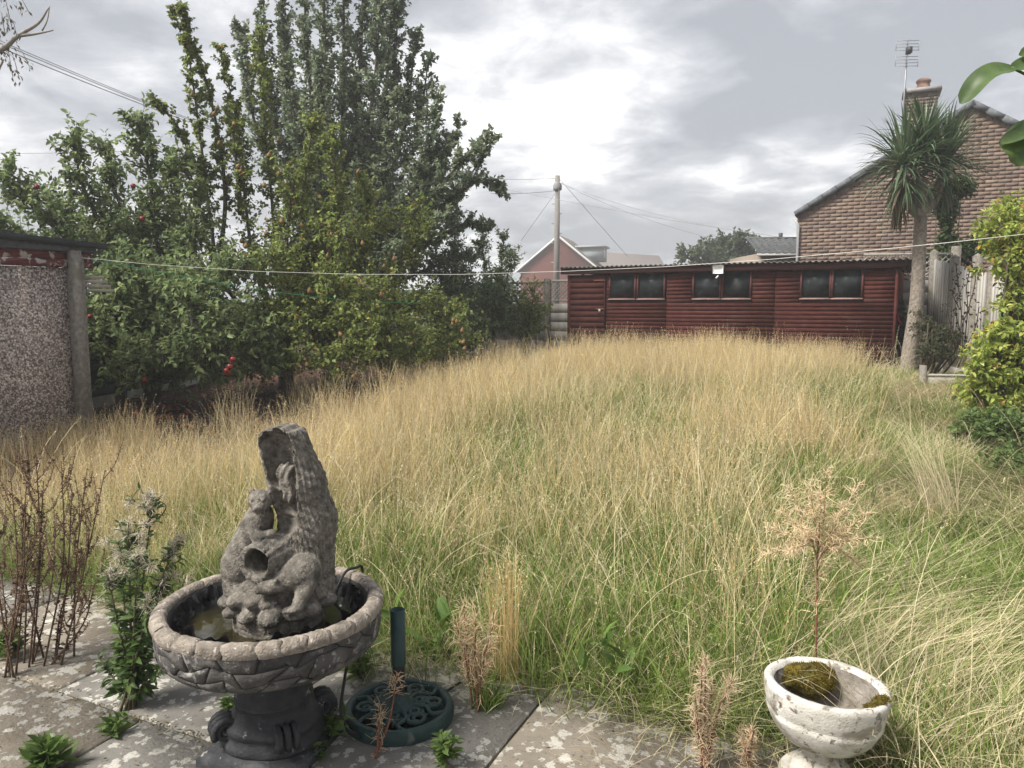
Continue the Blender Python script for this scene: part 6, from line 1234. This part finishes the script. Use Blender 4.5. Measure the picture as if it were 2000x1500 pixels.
def build_weeds():
    g1, g2, g3 = (0.085, 0.14, 0.04), (0.06, 0.105, 0.035), (0.12, 0.18, 0.05)
    # thistle by the fountain
    b = ground_at(258, 1385); d = b.y; st = []
    for (tx, ty, mx, my) in ((300, 965, 275, 1180), (250, 1020, 255, 1200), (345, 1060, 290, 1200), (210, 1120, 235, 1240), (320, 1130, 285, 1230), (270, 1080, 262, 1230), (225, 1200, 240, 1280), (300, 1230, 275, 1290), (190, 1280, 225, 1330), (320, 1300, 285, 1330), (235, 1060, 245, 1220), (290, 1170, 270, 1270)):
        dd = d + random.uniform(-.12, .15); fl = ty < 1190
        st.append(dict(pts=[b + Vector((random.gauss(0, .015), random.gauss(0, .015), 0)), at(mx, my, (d + dd) / 2), at(tx, ty, dd)], r=.006, col=(0.10, 0.085, 0.05), leaf=(85, .062, .021, [g1, g2, g3, (0.09, .13, .06)], .22), fluff=(80, .030, (0.74, 0.68, 0.57), .90, .020) if fl else None))
        if fl:
            for q in range(3): st.append(dict(pts=[at(mx + (tx - mx) * .7, my + (ty - my) * .7, dd), at(tx + random.uniform(-25, 25), ty + random.uniform(-10, 40), dd), at(tx + random.uniform(-55, 55), ty + random.uniform(-15, 40), dd + random.uniform(-.05, .05))], r=.003, col=(.12, .11, .06), leaf=(16, .035, .012, [g1, g2], .1), fluff=(40, .026, (.74, .67, .55), .86, .014)))
    weed('thistle', 'tall green thistle gone to fluffy seed beside the fountain bowl', 'thistle', b, st)
    # dead brown dock and seed stalks at the side
    for i, (bx, by, lab, tops) in enumerate(((28, 1330, 'dead brown branching stalks at the paving edge by frame side', [(20, 920), (-10, 1000), (50, 960), (60, 1050), (0, 1100)]), (60, 1300, 'dead brown seed stalks with twiggy tops, second clump along the paving', [(55, 905), (85, 940), (40, 1010), (110, 1010), (70, 880)]), (110, 1300, 'dead brown leafy stalks beside the tall thistle', [(170, 915), (205, 920), (140, 970), (160, 1080), (185, 1140), (120, 900)]))):
        b = ground_at(bx, by); st = []
        for (tx, ty) in tops:
            dd = b.y + random.uniform(-.1, .35); st.append(dict(pts=[b + Vector((random.gauss(0, .03), random.gauss(0, .03), 0)), at((bx + tx) / 2 + random.uniform(-15, 15), (by + ty) / 2, (b.y + dd) / 2), at(tx, ty, dd)], r=.0048, col=(0.10, 0.062, 0.042), leaf=(55, .022, .012, [(.13, .082, .055), (.18, .12, .08), (.08, .05, .035)], .08)))
            for q in range(11):
                f = random.uniform(.3, .97); x0, y0 = bx + (tx - bx) * f, by + (ty - by) * f; x1, y1 = x0 + random.uniform(-45, 45), y0 - random.uniform(30, 90); st.append(dict(pts=[at(x0, y0, b.y + (dd - b.y) * f), at((x0 + x1) / 2 + 4, (y0 + y1) / 2 + 8, dd), at(x1, y1, dd + random.uniform(-.05, .05))], r=.0022, col=(.11, .07, .05), leaf=(40, .013, .008, [(.15, .095, .065), (.24, .165, .11)], .2)))
        weed('dead_stalks', lab, 'weed', b, st)
    # dried willowherbs
    def willow(lab, base, tops, col, n=150, L=.045, sp=.035, br=(), w0=None):
        st = [dict(pts=[w0 + Vector((0, 0, random.uniform(-.04, .08))), at(mx, my, base.y), at(tx, ty, base.y + random.uniform(-.1, .1))], r=.0024, col=(.30, .18, .11), fluff=(int(n * 0.55), L * .62, col, s0, sp * .55)) for (tx, ty, mx, my, s0) in br]
        for (tx, ty, mx, my, s0) in tops:
            dd = base.y + random.uniform(-.06, .06); st.append(dict(pts=[base + Vector((random.gauss(0, .012), random.gauss(0, .012), 0)), at(mx, my, base.y), at(tx, ty, dd)], r=.0050, col=(0.20, 0.085, 0.055), leaf=(14, .03, .007, [(.42, .28, .16), (.33, .17, .09)], .1), fluff=(int(n * 1.0), L, col, s0, sp)))
        return weed('dried_willowherb', lab, 'weed', base, st)
    b = at(1591, 1330, 2.66); b.z = gz1(b.x, b.y)
    side = [(1604, 960, 1596, 1130, .5)]
    BR = [(1600 + dx, 1000 + dy, 1602 + dx * .35, 1050 + dy * .2, .25) for dx, dy in ((-100, 30), (75, -55), (-60, -50), (45, -10), (105, 50), (-112, 85), (15, -85), (-35, 30), (80, 105), (-75, -5), (60, 40), (-20, -55), (95, 0), (-60, 75))]
    w0 = at(1597, 1075, b.y); willow('tall dried willowherb with red stem and feathery seed plume behind the urn', b, side, (0.80, 0.67, 0.46), 170, .05, .03, BR, w0)
    b = ground_at(930, 1390); willow('feathery dried willowherb near the parasol base tube', b, [(930, 1190, 928, 1290, .3), (890, 1215, 910, 1290, .35), (965, 1215, 945, 1290, .35), (905, 1180, 915, 1290, .35), (950, 1260, 938, 1310, .3)], (0.80, 0.63, 0.42), 110, .045, .035)
    b = ground_at(1376, 1512); willow('dried curly willowherb standing on the lichened paving', b, [(1378, 1285, 1376, 1400, .05), (1372, 1300, 1368, 1400, .1), (1390, 1330, 1384, 1410, .1), (1358, 1360, 1364, 1430, .1), (1430, 1330, 1400, 1400, .6)], (0.80, 0.66, 0.46), 150, .034, .016)
    b = ground_at(1462, 1520); willow('small dried willowherb between the paving and the urn', b, [(1460, 1415, 1461, 1460, .05), (1448, 1430, 1456, 1470, .1), (1470, 1425, 1466, 1470, .1)], (0.74, 0.60, 0.41), 100, .028, .014)
    b = ground_at(738, 1485); willow('thin withered stalk across the parasol base', b, [(742, 1370, 740, 1430, .3), (775, 1320, 760, 1410, .8)], (0.68, 0.53, 0.36), 50, .03, .015)
    # green weeds in joints
    for (px, py, lab, n, h, L, W) in ((868, 1500, 'green thistle weed in front of the parasol base', 9, .17, .055, .02), (90, 1510, 'broad leaved green weed at the lower corner of the paving', 5, .10, .11, .035), (222, 1440, 'small green weed in the paving joint below the thistle', 3, .10, .06, .02), (640, 1455, 'green leafy weed beside the pedestal foot', 6, .14, .07, .025), (450, 1400, 'little green weed behind the pedestal on the paving', 4, .10, .05, .018), (1345, 1425, 'small green rosette weed at the lawn edge', 5, .05, .05, .014), (705, 1330, 'upright green weed beneath the fountain bowl', 6, .20, .075, .028), (15, 1290, 'leafy green dock plant at the side of the dead stalks', 5, .16, .10, .04), (1490, 1440, 'green weed at the foot of the urn', 5, .12, .04, .016), (610, 1490, 'low green weeds in front of the pedestal', 5, .07, .05, .022)):
        b = ground_at(px, py); st = []
        for k in range(n):
            a = random.uniform(0, 6.28); rr = random.uniform(.02, .6) * h; e = b + Vector((rr * math.cos(a), rr * math.sin(a) * .8, h * random.uniform(.5, 1.0))); st.append(dict(pts=[b, b.lerp(e, .5) + Vector((0, 0, .02)), e], r=.0025, col=(.09, .12, .04), leaf=(14, L, W, [g1, g3, (.14, .21, .06)], .1, .25)))
        weed('green_weed', lab, 'weed', b, st)
    # broad dock leaves in the meadow edge
    for (px, py, lab) in ((845, 1235, 'broad green dock leaves in the grass behind the parasol tube'), (1190, 1300, 'broad green dock leaves low in the grass at the lawn edge')):
        b = ground_at(px, py + 60); st = []
        for k in range(5): e = b + Vector((random.gauss(0, .07), random.gauss(-.05, .04), random.uniform(.14, .26))); st.append(dict(pts=[b, b.lerp(e, .6), e], r=.003, col=(.1, .14, .05), leaf=(2, .16, .055, [(.13, .22, .05), (.10, .17, .045)], .8, .5)))
        weed('dock_plant', lab, 'weed', b, st)
    # green grass tuft and tall straw tuft growing from the paving edge
    def tuft(name, lab, base, parts):
        c = Clump()
        for a in parts:
            V, F, C, Pc, T = blades(*a[0], **a[1]); c.add(V, F, C)
            if a[2] is not None: c.add(*heads(Pc, a[2], m=12, ln=.12))
        me = c.mesh(name); o = link(name, me, None, base); tag(o, lab, 'grass tuft')
    b = ground_at(955, 1385); tuft('grass_tuft', 'bright green grass tuft on the paving edge', b, [((170, .05, (.12, .27), (0, .5), (.2, 1.0), (.0025, .004), GRN, BRT), {}, None)])
    b = ground_at(985, 1330); tuft('straw_tuft', 'upright golden straw tuft standing at the lawn edge', b, [((70, .06, (.40, .62), (0, .07), (0, .25), (.0024, .0036), STRAW * np.array((.9, .8, .7)), STRAW), {}, STRAW), ((40, .06, (.2, .4), (0, .3), (.2, .9), (.0024, .0036), OLV, STRAW), {}, None)])
    b = ground_at(1745, 1500); tuft('straw_tuft', 'bleached dry grass sheaf drooping over beside the urn', b, [((120, .09, (.35, .62), (.2, .9), (.6, 1.7), (.0026, .0042), PALE * .8, PALE, 7), {}, None), ((60, .10, (.25, .5), (.1, .9), (.6, 1.7), (.003, .005), OLV * .7, OLV), {}, None)])
    b = at(1850, 1010, 4.9); b.z = gz1(b.x, b.y); tuft('straw_tuft', 'pale leaning sheaf of long straws in the flattened grass', b, [((90, .10, (.5, .8), (.1, .55), (.1, .6), (.0028, .004), PALE * .8, PALE), dict(az=R(150), azs=.5), None)])
    # windfall apples under the tree
    ME_WIND = ME_APPLE.copy(); ME_WIND.materials.clear(); ME_WIND.materials.append(pmat('windfall_skin', [(0.3, (0.10, 0.035, 0.02)), (0.55, (0.21, 0.055, 0.028)), (0.75, (0.30, 0.15, 0.06))], scale=20, rough=0.6))
    for k in range(26):
        px, py = random.uniform(190, 420), random.uniform(800, 865); p = ground_at(px, py); s = link('windfall_apple', ME_WIND); s.location = (p.x, p.y, p.z + .10); s.rotation_euler = (random.uniform(0, 6), random.uniform(0, 6), 0); k_ = random.uniform(.9, 1.25); s.scale = (k_,) * 3; tag(s, 'red windfall apple lying on the soil under the apple tree', 'apple', 'windfall apples on the soil bed')
    # fallen leaves and litter on the bed and along the verge
    n = 2600; p = rng.uniform(-9.2, -5.2, n); v = rng.uniform(2.0, 12, n); xy = OX[None] + (p - OX @ PX)[:, None] * PX[None] + v[:, None] * AX[None]; P = np.stack([xy[:, 0], xy[:, 1], gz(xy[:, 0], xy[:, 1]) + rng.uniform(.05, .115, n)], 1); D_ = nrm(rng.normal(size=(n, 3)) * [1, 1, .3]); cc = np.array([(.16, .085, .055), (.22, .13, .08), (.30, .20, .12), (.11, .055, .04), (.25, .09, .05)])[rng.integers(0, 5, n)] * rng.uniform(.7, 1.3, (n, 1))
    v_, t_, c_ = leaves_geo(P, D_, np.full(n, .06), np.full(n, .04), cc); tag(tri_mesh('leaf_litter', v_, t_, c_, M_leaf, None), kind='stuff')
    n = 1500; n = 4200; u = rng.uniform(-3.2, 4, n); vv = rng.choice([0.0, -0.6, 0.85], n, p=[.3, .2, .5]) + rng.normal(size=n) * .02 + (rng.random(n) < .3) * rng.normal(size=n) * .25; xy = OX[None] + u[:, None] * PX[None] + vv[:, None] * AX[None]; P = np.stack([xy[:, 0], xy[:, 1], np.full(n, .006)], 1); cc = np.array([(.12, .09, .05), (.20, .16, .09), (.07, .075, .02), (.30, .24, .14)])[rng.integers(0, 4, n)] * rng.uniform(.7, 1.3, (n, 1))
    v_, t_, c_ = leaves_geo(P, nrm(rng.normal(size=(n, 3)) * [1, 1, .15]), rng.uniform(.01, .03, n), rng.uniform(.003, .009, n), cc); tag(tri_mesh('joint_litter', v_, t_, c_, M_leaf, None), kind='stuff')
build_weeds()
# ================================================================== added veil volume: lifts dark tones like lens flare, fades far houses
VEIL_HAZE = 0.003
def build_veil_haze():
    m = bpy.data.materials.new('veil_haze_air'); m.use_nodes = True; N = m.node_tree.nodes; N.clear(); o = N.new('ShaderNodeOutputMaterial'); v = N.new('ShaderNodeVolumePrincipled'); v.inputs['Color'].default_value = (0.95, 0.96, 0.98, 1); v.inputs['Density'].default_value = VEIL_HAZE; v.inputs['Anisotropy'].default_value = 0.2
    m.node_tree.links.new(v.outputs[0], o.inputs['Volume']); mb = MB(); mb.box((-70, -25, -1.5), (90, 125, 16)); h = mb.build('veil_haze', m, attr=False); tag(h, kind='stuff')
build_veil_haze()
